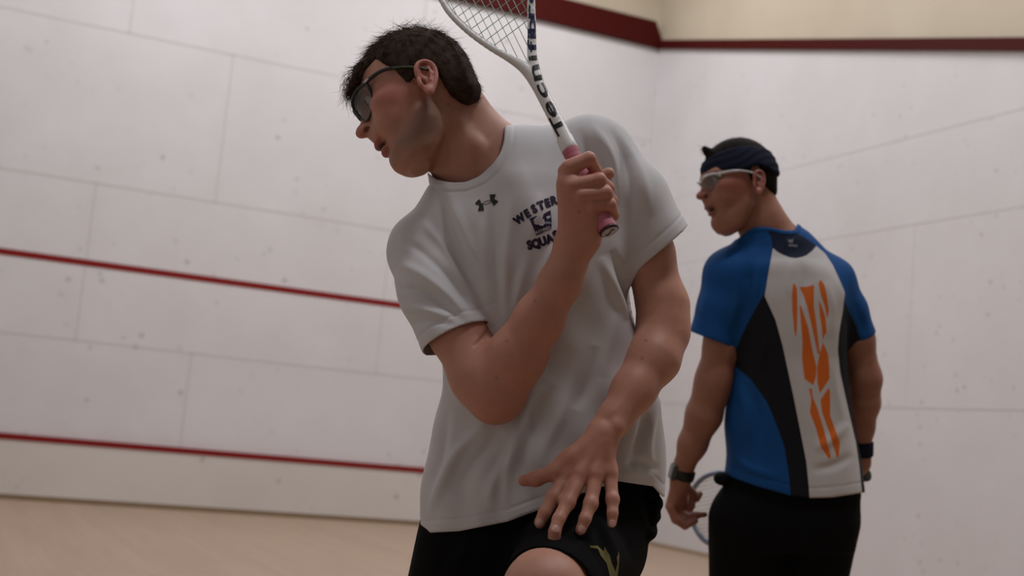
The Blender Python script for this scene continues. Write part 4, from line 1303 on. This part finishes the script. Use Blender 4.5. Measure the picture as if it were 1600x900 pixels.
V_, F_ = lathe(g1 + ax * 0.003, ax, [(0.0, 0.0130), (0.0014, 0.0130)]); mesh_obj('cap_disc', W(V_), F_, plain('cap_white', (0.45, 0.42, 0.43), 0.4), bc)
a1 = unit(np.cross(ax, [0, 1.0, 0.2])); a2 = np.cross(ax, a1)
sw_ = [g1 + ax * 0.0048 + a1 * (0.007 * math.cos(t)) + a2 * (0.0045 * math.sin(2 * t)) for t in np.linspace(0.2, 3.0, 12)]
V_, F_ = tubes([sw_], [0.0009], 6); mesh_obj('cap_mark', W(V_), F_, M_BLACK, bc)
# strings
hoop = [(x, y) for x, y, r in la[1:20]] + [(832, 112)]
m_str = plain('pale_green_string', (0.34, 0.50, 0.42), 0.4)
def clip_line(p, d, poly):
    ts = []
    for (x0, y0), (x1, y1) in zip(poly, poly[1:] + [poly[0]]):
        ex, ey = x1 - x0, y1 - y0; den = d[0] * ey - d[1] * ex
        if abs(den) < 1e-9: continue
        t = ((x0 - p[0]) * ey - (y0 - p[1]) * ex) / den; s_ = ((x0 - p[0]) * d[1] - (y0 - p[1]) * d[0]) / den
        if 0 <= s_ <= 1: ts.append(t)
    ts.sort(); return [(ts[i], ts[i + 1]) for i in range(0, len(ts) - 1, 2)]
dm = unit(np.array([0.44, 0.90])); dc = unit(np.array([0.80, -0.60])); paths = []; c0 = np.array([760, -60.0])
pm = np.array([dm[1], -dm[0]])
for i in range(-9, 12):
    for t0, t1 in clip_line(c0 + pm * i * 11.2, dm, hoop):
        a = c0 + pm * i * 11.2 + dm * t0; b = c0 + pm * i * 11.2 + dm * t1
        mp_ = [(a + (b - a) * u) for u in np.linspace(0, 1, 9)]
        paths.append([rk(*q, dz=1.1 * (-1) ** (j + i)) for j, q in enumerate(mp_)])
pc = np.array([-dc[1], dc[0]])
for i in range(-15, 12):
    c1_ = c0 + pc * i * 14
    if (c1_ - np.array([790, 60])) @ pc > 4: continue
    for t0, t1 in clip_line(c1_, dc, hoop):
        a = c1_ + dc * t0; b = c1_ + dc * t1
        paths.append([rk(*q, dz=-1.1 * (-1) ** j) for j, q in enumerate([(a + (b - a) * u) for u in np.linspace(0, 1, 9)])])
V_, F_ = tubes(paths, [0.00065] * len(paths), 5); mesh_obj('strings', W(V_), F_, m_str, root_r)
# grommet strip along the left arm
gp = spline(np.array([rk(x + 4.2, y - 3.2) for x, y, r in la[2:8]]), 40)
V_, F_ = tubes([gp], [0.0016], 6); gs = mesh_obj('grommet_strip', W(V_), F_, plain('white_grommet', (0.62, 0.62, 0.60), 0.4), fr_o)
# ------------------------------------------------------------------ the player in blue, seen from behind
D2 = 3.10
def p2(x, y, z=0): return P(x, y, z, D2)
R2 = D2 / FPX
SK2, FL2, LIP2, ST2 = (0.32, 0.15, 0.095), (0.32, 0.10, 0.078), (0.22, 0.07, 0.06), (0.20, 0.115, 0.08)
a_ = math.radians(8); b_ = math.radians(15); tl = math.radians(11)
c_ = np.array([0, -1.0, 0]); u_ = np.array([-math.sin(tl), 0, math.cos(tl)]); f_ = np.array([-math.cos(tl), 0, -math.sin(tl)])
fH = f_ * math.cos(b_) + c_ * math.sin(b_); nH = c_ * math.cos(b_) * math.cos(a_) - f_ * math.sin(b_) + u_ * math.sin(a_)
H2 = Frame(p2(1162, 294, 6), fH, nH, 0.00096)
vol = Vol(np.minimum(p2(1000, 1000, 120), p2(1000, 180, -260)) * [1, 1, 1] - 0.0, [1.05, 3.45, 0.42], 0.0032)
lo2 = [p2(1020, 900, 0)[0], 2.86, p2(1200, 1020, 0)[2]]; vol = Vol(lo2, [p2(1400, 900, 0)[0], 3.45, p2(1200, 185, 0)[2]], 0.0030)
head_sdf(vol, H2, 0.9, 2.5)
chain(vol, [(p2(1172, 318, -4), 0.048), (p2(1188, 352, -2), 0.050), (p2(1205, 385, 0), 0.064)], 0.02)
chain(vol, [(p2(1183, 300, 6), 0.036), (p2(1198, 348, 8), 0.036), (p2(1226, 380, 8), 0.042)], 0.03)
rows = [(400, 1150, 1285, .07), (440, 1135, 1312, .085), (500, 1145, 1312, .09), (600, 1150, 1312, .085), (700, 1150, 1326, .085), (800, 1142, 1330, .09), (850, 1142, 1326, .09)]
def loft_px(rows, D, R, n=2.3, zc=0.0):
    rr = []
    for y, a, b, bf in rows:
        c = P((a + b) / 2, y, 0, D); rr.append((c[2], c[0], zc, (b - a) / 2 * R, bf, bf))
    return loft(rr, np.array([0, D, 0]), (0, 0, 1), (1, 0, 0), (0, -1, 0), n)
vol.add(loft_px(rows, D2, R2), 0.03)
chain(vol, [(p2(1143, 428, 4), 0.052), (p2(1215, 398, 0), 0.060), (p2(1300, 436, -4), 0.046)], 0.03)
# near (left) arm
chain(vol, [(p2(1137, 436, 4), 0.052), (p2(1127, 540, 10), 0.0405), (p2(1116, 590, 8), 0.041), (p2(1112, 610, 6), 0.040)], 0.02)
chain(vol, [(p2(1112, 608, 6), 0.040), (p2(1100, 648, 0), 0.0415), (p2(1082, 694, -6), 0.033), (p2(1069, 728, -10), 0.0245)], 0.02)
chain(vol, [(p2(1069, 726, -10), 0.0245), (p2(1064, 748, -12), 0.0235)], 0.01, (0, 1, 0), 0.8)
for q, r in (((1048, 790, -10), 0.0135), ((1056, 796, -20), 0.014), ((1066, 790, -30), 0.013)):
    vol.add(cone(p2(1063, 752, -14), p2(*q), 0.020, r, (0.2, 1, 0), 0.85), 0.012)
g2 = 0.0013
for f in ([(1047, 792, -8, 8.2), (1055, 812, -8, 7.6), (1070, 822, -14, 6.8), (1086, 814, -20, 6.2)], [(1052, 796, -16, 8), (1062, 812, -16, 7.4), (1080, 815, -24, 6.6), (1088, 806, -30, 6)],
          [(1058, 796, -24, 8), (1072, 808, -24, 7.2), (1088, 805, -28, 6.4), (1101, 804, -30, 5.4)], [(1064, 752, -24, 9.5), (1080, 768, -36, 8), (1088, 778, -40, 7.4), (1093, 772, -42, 6.4)], [(1082, 772, -38, 8), (1080, 790, -34, 7.5), (1074, 800, -30, 7)]):
    for a, b in zip(f[:-1], f[1:]): vol.add(cone(p2(*a[:3]), p2(*b[:3]), a[3] * g2, b[3] * g2), 0.004)
# far (right) arm
chain(vol, [(p2(1306, 440, -6), 0.045), (p2(1340, 530, -16), 0.038), (p2(1351, 592, -22), 0.0385), (p2(1350, 630, -28), 0.036), (p2(1348, 668, -34), 0.026), (p2(1348, 704, -38), 0.0185), (p2(1348, 726, -40), 0.019)], 0.02)
for q in ((1330, 750, -46), (1334, 752, -38), (1328, 746, -54)): vol.add(cone(p2(1345, 722, -40), p2(*q), 0.019, 0.013), 0.01)
for k_ in range(4):
    zz = -34 - 9 * k_
    for a, b in zip([(1334, 746, zz), (1332, 756, zz), (1320, 758, zz - 4)][:-1], [(1334, 746, zz), (1332, 756, zz), (1320, 758, zz - 4)][1:]): vol.add(cone(p2(*a), p2(*b), 0.0095, 0.0085), 0.003)
vol.add(cone(p2(1332, 738, -52), p2(1318, 744, -60), 0.011, 0.009), 0.006)
K1, K2 = p2(1160, 965, -45), p2(1262, 965, -30)
chain(vol, [(p2(1182, 815, 0), 0.088), (K1, 0.056)], 0.03); chain(vol, [(p2(1278, 815, 0), 0.088), (K2, 0.056)], 0.03)
V, Q = vol.mesh(1); del vol
FA = floor_under(K1, -0.02, -0.06); FB = floor_under(K2, 0.03, 0.0)
hd2 = np.array([-0.35, 0.94, 0]); sdv = W2S(CAM + hd2)
V2, Q2 = legs([K1, K2], [FA, FB], sdv, rk=0.056)
C = np.tile(np.array(SK2), (len(V), 1)); C = head_colors(H2, V, C, SK2, FL2, LIP2, ST2, 0.2, 0.7, 2.5)
C = skin_color_limb(V, C, [(p2(1062, 790, -10), 0.05, 0.55), (p2(1090, 806, -25), 0.03, 0.5), (p2(1374, 590, -20), 0.03, 0.3)], (0.33, 0.125, 0.09))
nb = len(V); V = np.vstack([V, V2]); Q = np.vstack([Q, Q2 + nb]); C = np.vstack([C, np.tile(np.array(SK2), (len(V2), 1))])
root2 = empty('person', (*W((FA + FB) / 2)[:2], 0), 'person in a blue, black and white shirt and navy headband, seen from the back', 'person')
skin2 = skin_material('skin_tan', None, None, None)
body2 = mesh_obj('body', W(V), Q, skin2, root2); set_attr(body2, 'Col', C, 'COLOR')
eyes(H2, root2, M_EYE, M_IRIS)
# hair: cropped, with a tuft pushed up in front by the headband
polyh = [(100, 58), (60, 50), (30, 36), (16, 22), (9, 2), (4, 4), (4, 30), (-6, 38), (-20, 34), (-26, 12), (-30, -12), (-44, -28), (-64, -40), (-150, -50), (-150, 220), (150, 220)]
Vh, Qh = hair_cap(H2, polyh, (92, 77, 86), c=(2, 0, 43), h=0.0024, pre=[((-62, 0, 16), (-62, 0, -16), 30, 24), ((-50, 28, 8), (-52, 22, -22), 24, 20), ((-50, -28, 8), (-52, -22, -22), 24, 20)], extra=[((64, 10, 92), (74, 4, 108), 13, 7), ((74, 4, 108), (79, 2, 120), 7, 3)])
Nh = vnormals(Vh, Qh)
m_hair2 = hair_material('hair_black_brown', (0.005, 0.004, 0.003), (0.014, 0.010, 0.008))
hair2 = mesh_obj('hair', W(Vh), Qh, m_hair2, root2); hair2['label'] = 'short cropped black-brown hair with a raised front tuft'
a, b = hair_strands(H2, Vh, Nh, 4500, 9, 0.012, 0.007, out=0.2, r=0.0006)
a2_, b2_ = tuft(H2, (76, 4, 110), (0.4, 0, 0.7), 120, 0.016, 0.004, 4, r=0.0006, curl=0.2)
mesh_obj('hair_strands', W(np.vstack([a, a2_])), np.vstack([b, b2_ + len(a)]), m_hair2, hair2)
# headband
vb = Vol(H2.O - 0.16, H2.O + 0.17, 0.0022)
vb.add(ell(H2.p(2, 0, 43), np.array((97.5, 82, 91)) * H2.s, H2.A)); vb.add(ell(H2.p(-8, 0, 20), np.array((85, 74, 60)) * H2.s, H2.A), 0.02)
pb = [(130, 38), (90, 40), (50, 37), (10, 33), (-20, 36), (-60, 14), (-130, 4), (-130, 60), (-60, 76), (0, 92), (60, 92), (90, 84), (130, 78)]
vb.add(poly_prism(H2, pb, 200), 0.004, 'and')
V, Q = vb.mesh(1); del vb
L = H2.loc(V); N = vnormals(V, Q)
V = V + N * (0.0007 * np.sin(L[:, 2] * 0.33 + 0.05 * L[:, 0] + 2.0 * np.sin(L[:, 0] * 0.04)))[:, None]
m_band = fabric('navy_headband_fabric', (0.012, 0.015, 0.028), 0.8)
hb = mesh_obj('headband', W(V), Q, m_band, root2); hb['label'] = 'wide dark navy headband'
M_SILV = plain('pale_silver_frame', (0.5, 0.5, 0.52), 0.25, 0.6)
M_LENS2 = lens_material('clear_lens', (0.80, 0.80, 0.80), 0.05)
glasses(H2, 'sports_glasses', 'clear glasses with a pale silver upper rim, worn below the headband', M_SILV, M_LENS2, M_SILV, 3.2, 1.6, x0=109, curve=0.0088, zt=40, zb=4, bot=False, ear=(2, 79, 17))

# shirt
vs = Vol([p2(1050, 800)[0], 2.86, p2(1200, 830)[2]], [p2(1390, 800)[0], 3.42, p2(1200, 340)[2]], 0.0034)
rows = [(378, 1190, 1250, .03), (390, 1160, 1272, .065), (405, 1136, 1290, .088), (440, 1128, 1318, .104), (500, 1140, 1320, .108), (560, 1143, 1321, .104), (620, 1137, 1325, .104), (660, 1133, 1331, .106), (716, 1136, 1342, .110), (745, 1133, 1346, .114), (790, 1131, 1350, .118)]
vs.add(loft_px(rows, D2, R2, 2.4), 0)
chain(vs, [(p2(1143, 430, 4), 0.062), (p2(1190, 404, 2), 0.066), (p2(1240, 405, 0), 0.066), (p2(1297, 440, -4), 0.054)], 0.02)
chain(vs, [(p2(1180, 345, 0), 0.0545), (p2(1193, 368, 2), 0.060), (p2(1210, 392, 2), 0.075)], 0.015)
chain(vs, [(p2(1204, 352, 10), 0.044), (p2(1232, 385, 6), 0.052)], 0.02)
m1 = np.array([-0.34, 0.05, -0.94]); e1_ = p2(1115, 531, 8)
vs.add(sleeve(p2(1142, 432, 4), 0.0620, p2(1130, 480, 6), 0.0590, e1_, 0.0600, m1, 0.03), 0.03)
m2 = np.array([0.45, 0.1, -0.89]); e2_ = p2(1342, 530, -16)
vs.add(sleeve(p2(1298, 440, -6), 0.0540, p2(1322, 485, -12), 0.0480, e2_, 0.0420, m2, 0.03), 0.03)
V, Q = vs.mesh(1); del vs
NKP2 = [(1148, 376), (1158, 370), (1168, 361), (1177, 356), (1192, 354), (1206, 356), (1222, 360), (1234, 361), (1243, 359), (1260, 300), (1120, 300), (1130, 370)]
HX2 = [1050, 1120, 1133, 1180, 1237, 1265, 1300, 1347, 1400]; HY2 = [735, 739, 742, 759, 775, 778, 777, 770, 765]
def ng2(V):
    px, py = to_px(V); return poly_sd(px, py, NKP2) * R2
def hg2(V):
    px, py = to_px(V); return (py - np.interp(px, HX2, HY2)) * R2
fc = V[Q].mean(1); e1 = V[Q[:, 2]] - V[Q[:, 0]]; e2 = V[Q[:, 3]] - V[Q[:, 1]]; fn = np.cross(e1, e2); fn /= np.linalg.norm(fn, axis=1)[:, None] + 1e-12
kill = np.zeros(len(Q), bool)
for c, n_ in ((e1_, unit(m1)), (e2_, unit(m2))): kill |= (np.abs((fc - c) @ n_) < 0.004) & (fn @ n_ > 0.75) & (np.linalg.norm(fc - c, axis=1) < 0.08)
G_ = ng2(V); Hh = hg2(V)
V, Q, used = keep_faces(V, Q, ~kill & ~(G_[Q].max(1) > 0) & ~(Hh[Q].max(1) > 0))
e_ = 0.0005; G_ = ng2(V); gg = np.stack([(ng2(V + [e_, 0, 0]) - G_) / e_, 0 * G_, (ng2(V + [0, 0, e_]) - G_) / e_], 1); m = border(V, Q) & (np.abs(G_) < 0.009); V[m] -= gg[m] * G_[m][:, None]
V = snap_down(V, Q, hg2)
N = vnormals(V, Q)
V = add_folds(V, N, [([(1165, 400), (1170, 450), (1160, 510)], 7, -0.006), ([(1150, 400), (1152, 460), (1140, 520)], 7, 0.005), ([(1185, 400), (1183, 440), (1172, 480)], 6, 0.004),
    ([(1250, 405), (1258, 440), (1252, 480)], 8, -0.004), ([(1235, 405), (1232, 440), (1240, 470)], 7, 0.003), ([(1290, 440), (1300, 480), (1296, 530)], 7, 0.004), ([(1150, 590), (1165, 640), (1160, 700)], 8, 0.005),
    ([(1170, 600), (1185, 650), (1180, 720)], 8, -0.005), ([(1140, 700), (1170, 730), (1215, 745)], 7, 0.004), ([(1270, 700), (1295, 690), (1325, 660)], 8, 0.005), ([(1265, 735), (1300, 728), (1335, 710)], 7, -0.005),
    ([(1240, 560), (1250, 620), (1262, 680)], 8, 0.003), ([(1300, 560), (1306, 610), (1318, 660)], 7, 0.004), ([(1110, 440), (1102, 480), (1098, 520)], 7, 0.004), ([(1335, 470), (1345, 500), (1352, 525)], 5, -0.003), ([(1200, 520), (1190, 560), (1175, 580)], 8, 0.004)])
N = vnormals(V, Q); px, py = to_px(V)
g = ng2(V); hh = hg2(V)
dd = np.where(g > -0.009, 0.0014, 0) - np.where(np.abs(hh + 0.024) < 0.002, 0.0010, 0)
V = V + N * dd[:, None]
V = smooth_border(V, Q, 6); V = snap_down(V, Q, hg2); N = vnormals(V, Q); px, py = to_px(V)
back = N[:, 1] < 0.25
def fld(poly):
    d = poly_sd(px, py, poly); return np.where(back, d, -8.0)
z1_ = lambda pl: [(1180 + x / 3.6, 340 + y / 3.6) for x, y in pl]
z2_ = lambda pl: [(1200 + x / 3.911, 560 + y / 3.911) for x, y in pl]
white = [(1208, 387), (1223, 397), (1243, 402), (1259, 398), (1275, 384), (1289, 396), (1301, 414), (1312, 438), (1320, 457), (1317, 485), (1311, 520), (1309, 548), (1313, 583), (1325, 638), (1337, 690), (1343, 730), (1349, 792), (1266, 792), (1264, 760), (1260, 721), (1250, 670), (1240, 619), (1230, 573), (1223, 540), (1212, 500), (1195, 463), (1200, 432)]
blackL = [(1195, 458), (1184, 476), (1173, 496), (1160, 522), (1150, 545), (1149, 572), (1173, 593), (1199, 629), (1214, 665), (1226, 700), (1233, 745), (1237, 792), (1272, 792), (1266, 740), (1256, 670), (1246, 619), (1235, 573), (1229, 540), (1217, 500)]
blackR = [(1316, 462), (1327, 488), (1336, 507), (1349, 542), (1325, 552), (1330, 600), (1345, 680), (1360, 760), (1360, 792), (1340, 792), (1338, 730), (1320, 640), (1308, 583), (1304, 545), (1307, 520), (1313, 480)]
navy = [(1200, 360), (1225, 365), (1243, 364), (1256, 370), (1276, 384), (1269, 392), (1260, 399), (1252, 402), (1243, 403.5), (1233, 402), (1223, 398), (1214, 393), (1207, 387), (1205, 372)]
orange = [z1_([(215, 362), (235, 395), (238, 500), (235, 620), (230, 680), (220, 640), (208, 520), (207, 420)]),
          z1_([(248, 390), (290, 390), (332, 376), (330, 440), (330, 500), (345, 600), (355, 690), (364, 765), (352, 770), (335, 690), (315, 600), (295, 510), (268, 430)]),
          [(1249, 473), (1253, 482), (1263, 512), (1269, 545), (1276, 574), (1275, 588), (1271, 602), (1257, 592), (1254, 568), (1253, 557), (1254, 534), (1251, 500)],
          [(1286, 534), (1294, 554), (1296, 576), (1296, 592), (1281, 615), (1277, 597), (1277, 575), (1279, 560)],
          z1_([(355, 370), (368, 347), (390, 380), (403, 440), (415, 525), (405, 570), (392, 500), (370, 440)]), z1_([(358, 460), (375, 500), (395, 560), (403, 650), (392, 660), (380, 690), (374, 620), (362, 540)]),
          z2_([(250, 185), (270, 185), (272, 230), (300, 300), (340, 430), (385, 600), (375, 618), (325, 545), (290, 420), (255, 330), (265, 250)]), z2_([(370, 178), (380, 200), (380, 350), (440, 515), (432, 605), (420, 605), (370, 440), (330, 330), (320, 255)])]
k = NM('panelled_sports_fabric', 0.75, 0.2)
def gate(attr):
    a = k.n('ShaderNodeAttribute', attribute_name=attr); m_ = k.n('ShaderNodeMapRange'); m_.inputs['From Min'].default_value = -0.35; m_.inputs['From Max'].default_value = 0.35
    k.l(a.outputs['Fac'], m_.inputs['Value']); return m_.outputs[0]
c = k.mix(gate('p_white'), (0.004, 0.064, 0.225), (0.56, 0.55, 0.54))
c = k.mix(gate('p_blackl'), c, (0.006, 0.007, 0.010)); c = k.mix(gate('p_white'), c, (0.56, 0.55, 0.54))
c = k.mix(gate('p_blackr'), c, (0.006, 0.007, 0.010)); c = k.mix(gate('p_white2'), c, (0.56, 0.55, 0.54)); c = k.mix(gate('p_navy'), c, (0.008, 0.014, 0.035)); c = k.mix(gate('p_orange'), c, (0.66, 0.15, 0.022))
k.base(k.mix(k.noise(25, 3), c, k.mix(1.0, c, (0.9, 0.9, 0.9), 'MULTIPLY'))); k.bump(k.noise(1200, 2), 0.2, 0.0006)
shirt2 = mesh_obj('shirt', W(V), Q, k.m, root2); shirt2['label'] = 'blue shirt with black side panels, white back and orange bone pattern'
set_attr(shirt2, 'p_white', fld(white)); set_attr(shirt2, 'p_white2', fld(white)); set_attr(shirt2, 'p_blackl', fld(blackL)); set_attr(shirt2, 'p_blackr', fld(blackR))
nv = fld(navy); g0 = ng2(V) / R2; nv = np.minimum(nv, -(g0 + 5)); set_attr(shirt2, 'p_navy', nv)
set_attr(shirt2, 'p_orange', np.max([fld(o_) for o_ in orange], 0))
md = shirt2.modifiers.new('thick', 'SOLIDIFY'); md.thickness = 0.0016; md.offset = -1
tree2 = BVHTree.FromPolygons([tuple(v) for v in V], [tuple(map(int, q)) for q in Q])
m_lg = plain('grey_logo_print', (0.22, 0.24, 0.27), 0.5)
lg = [z1_([(178, 122), (208, 118), (214, 128), (206, 140), (196, 146), (184, 136)]), z1_([(196, 128), (204, 126), (204, 132), (197, 134)])]
bm = px_poly_mesh([z1_([(178, 122), (196, 128), (214, 120), (208, 134), (200, 132), (194, 146), (188, 132)]), z1_([(204, 136), (212, 132), (210, 142), (202, 145)])], 3.0); project_px('logo_print', bm, tree2, m_lg, shirt2)
bm = px_poly_mesh([z1_([(188 + 10 * i, 150 + 1 * i), (195 + 10 * i, 149 + i), (196 + 10 * i, 161 + i), (188 + 10 * i, 162 + i)]) for i in range(5)], 3.0); project_px('logo_print', bm, tree2, m_lg, shirt2)

# shorts
v3 = Vol([p2(1080, 800)[0], 2.86, p2(1200, 975)[2]], [p2(1380, 800)[0], 3.44, p2(1200, 715)[2]], 0.0040)
v3.add(loft_px([(728, 1146, 1338, .100), (760, 1134, 1343, .104), (800, 1122, 1338, .112), (850, 1118, 1326, .112)], D2, R2, 2.4), 0)
v3.add(ell(p2(1128, 748, 10), (0.020, 0.03, 0.016)), 0.012)
cuts = []
for a, b, ra, rb in ((p2(1172, 815, 0), p2(1160, 950, -30), 0.100, 0.078), (p2(1278, 815, 0), p2(1262, 950, -22), 0.098, 0.078)):
    n_ = unit(b - a); v3.add(legtube(a, ra, b + n_ * 0.03, rb, b, n_), 0.02); cuts.append((b, n_))
V, Q = v3.mesh(1); del v3
fc = V[Q].mean(1); e1 = V[Q[:, 2]] - V[Q[:, 0]]; e2 = V[Q[:, 3]] - V[Q[:, 1]]; fn = np.cross(e1, e2); fn /= np.linalg.norm(fn, axis=1)[:, None] + 1e-12
kill = (fn[:, 2] > 0.9) & (fc[:, 2] > p2(0, 730)[2])
for b, n_ in cuts: kill |= (np.abs((fc - b) @ n_) < 0.005) & (fn @ n_ > 0.75)
V, Q, used = keep_faces(V, Q, ~kill)
shorts2 = mesh_obj('shorts', W(V), Q, m_black, root2); shorts2['label'] = 'plain black knee-length shorts'
md = shorts2.modifiers.new('thick', 'SOLIDIFY'); md.thickness = 0.0018; md.offset = -1
for ft in (FA, FB): shoe(W(ft), hd2[:2], root2, m_shoe, m_sole)
# wristband on the far arm
b0 = p2(1348, 690, -36); b1 = p2(1348, 712, -39); axb = unit(b1 - b0)
V_, F_ = lathe(b0, axb, [(0, 0.0225), (0.002, 0.0262), (0.018, 0.0258), (0.034, 0.0255), (0.038, 0.0215)], 28, cap=False); mesh_obj('wristband', W(V_), F_, m_band, root2)

# watch
wa_, wb_ = p2(1070, 735, -10), p2(1066, 750, -12); axw = unit(wb_ - wa_)
root_w = empty('wristwatch', W(wa_), 'black wristwatch on the near wrist of the player in blue', 'watch')
M_WSTR = plain('black_rubber_strap', (0.010, 0.010, 0.011), 0.6)
V_, F_ = lathe(p2(1069.5, 734, -11), axw, [(0, 0.0262), (0.001, 0.0282), (0.012, 0.0285), (0.023, 0.0278), (0.024, 0.0258)], 32, cap=False, sq=0.92); mesh_obj('strap', W(V_), F_, M_WSTR, root_w)
side = unit(np.array([-1, -0.15, 0.0]) - axw * (np.array([-1, -0.15, 0.0]) @ axw)); oth = np.cross(axw, side)
wc = p2(1068, 742, -11) + side * 0.0285 - axw * 0.003
def rbox(c, a, b, n_, ha, hb, th, r=0.35, seg=5):
    out = []
    for sx, sy, a0 in ((1, 1, 0), (-1, 1, 90), (-1, -1, 180), (1, -1, 270)):
        for i in range(seg):
            t = math.radians(a0 + 90 * i / (seg - 1)); rr = r * min(ha, hb)
            out.append(c + a * (sx * (ha - rr) + rr * math.cos(t)) + b * (sy * (hb - rr) + rr * math.sin(t)))
    m_ = len(out); V_ = [p - n_ * th for p in out] + [p + n_ * th * 0.6 for p in out] + [c + (p - c) * 0.86 + n_ * th for p in out]
    F_ = [tuple(range(m_))[::-1], tuple(range(2 * m_, 3 * m_))]
    for l_ in (0, 1):
        for i in range(m_): F_.append((l_ * m_ + i, l_ * m_ + (i + 1) % m_, (l_ + 1) * m_ + (i + 1) % m_, (l_ + 1) * m_ + i))
    return V_, F_
V_, F_ = rbox(wc, oth, axw, side, 0.016, 0.019, 0.0052); case_ = mesh_obj('watch_case', W(V_), F_, plain('dark_watch_case', (0.03, 0.03, 0.032), 0.3, 0.6), root_w, smooth=False)
V_, F_ = rbox(wc + side * 0.005, oth, axw, side, 0.011, 0.013, 0.0008); mesh_obj('watch_face', W(V_), F_, plain('grey_watch_glass', (0.10, 0.105, 0.11), 0.12, 0.7), case_, smooth=False)

# second racket: butt at the far hand, head leaning left in front of the thighs
A0 = p2(1353, 742, -46); A1 = p2(1092, 803, -385)
axr = unit(A1 - A0); Lr = 0.685; A1 = A0 + axr * Lr
sdr = unit(np.array([0, 0.0, 1.0]) - axr * axr[2]); nr_ = np.cross(axr, sdr)
root_q = empty('squash_racket', W(A0), 'grey-blue squash racket held low behind the leg of the player in blue', 'racket')
hp = [(0.29, 0.006), (0.33, 0.026), (0.38, 0.052), (0.45, 0.080), (0.53, 0.098), (0.60, 0.095), (0.655, 0.065), (0.683, 0.0)]
loop = [A0 + axr * t + sdr * s_ for t, s_ in hp] + [A0 + axr * t - sdr * s_ for t, s_ in hp[:-1][::-1]]
lp = spline(np.array(loop), 90, True)
m_fr2 = plain('slate_blue_racket_frame', (0.13, 0.16, 0.22), 0.3, 0.5); m_pal = plain('pale_blue_racket_bumper', (0.32, 0.38, 0.48), 0.35, 0.5)
V_, F_ = tubes([lp], [0.0068], 10, closed=True); fr2 = mesh_obj('frame', W(V_), F_, m_fr2, root_q)
V_, F_ = tubes([spline(np.array([A0 + axr * t + sdr * s_ for t, s_ in [(0.53, 0.102), (0.60, 0.099), (0.66, 0.068), (0.688, 0.0), (0.66, -0.068), (0.60, -0.099), (0.53, -0.102)]]), 50)], [0.0045], 8); mesh_obj('bumper', W(V_), F_, m_pal, fr2)
V_, F_ = tubes([[A0 + axr * 0.2, A0 + axr * 0.25, A0 + axr * 0.30]], [0.0085], 10); mesh_obj('shaft', W(V_), F_, m_fr2, root_q)
V_, F_ = lathe(A0, axr, [(-0.004, 0.012), (-0.003, 0.0165), (0.010, 0.0160), (0.02, 0.0145), (0.20, 0.0135), (0.205, 0.010)], 20); mesh_obj('grip', W(V_), F_, M_BLACK, root_q)
hl2 = [((q - A0) @ axr, (q - A0) @ sdr) for q in lp]; paths = []
for i in range(-9, 10):
    for t0, t1 in clip_line(np.array([0.3, i * 0.0105]), np.array([1.0, 0]), hl2): paths.append([A0 + axr * (0.3 + t0 + (t1 - t0) * u) + sdr * i * 0.0105 for u in (0, 0.5, 1)])
for i in range(32):
    for t0, t1 in clip_line(np.array([0.32 + i * 0.0112, 0]), np.array([0, 1.0]), hl2): paths.append([A0 + axr * (0.32 + i * 0.0112) + sdr * (t0 + (t1 - t0) * u) for u in (0, 0.5, 1)])
V_, F_ = tubes(paths, [0.0010] * len(paths), 5); mesh_obj('strings', W(V_), F_, plain('white_string', (0.62, 0.62, 0.60), 0.4), root_q)
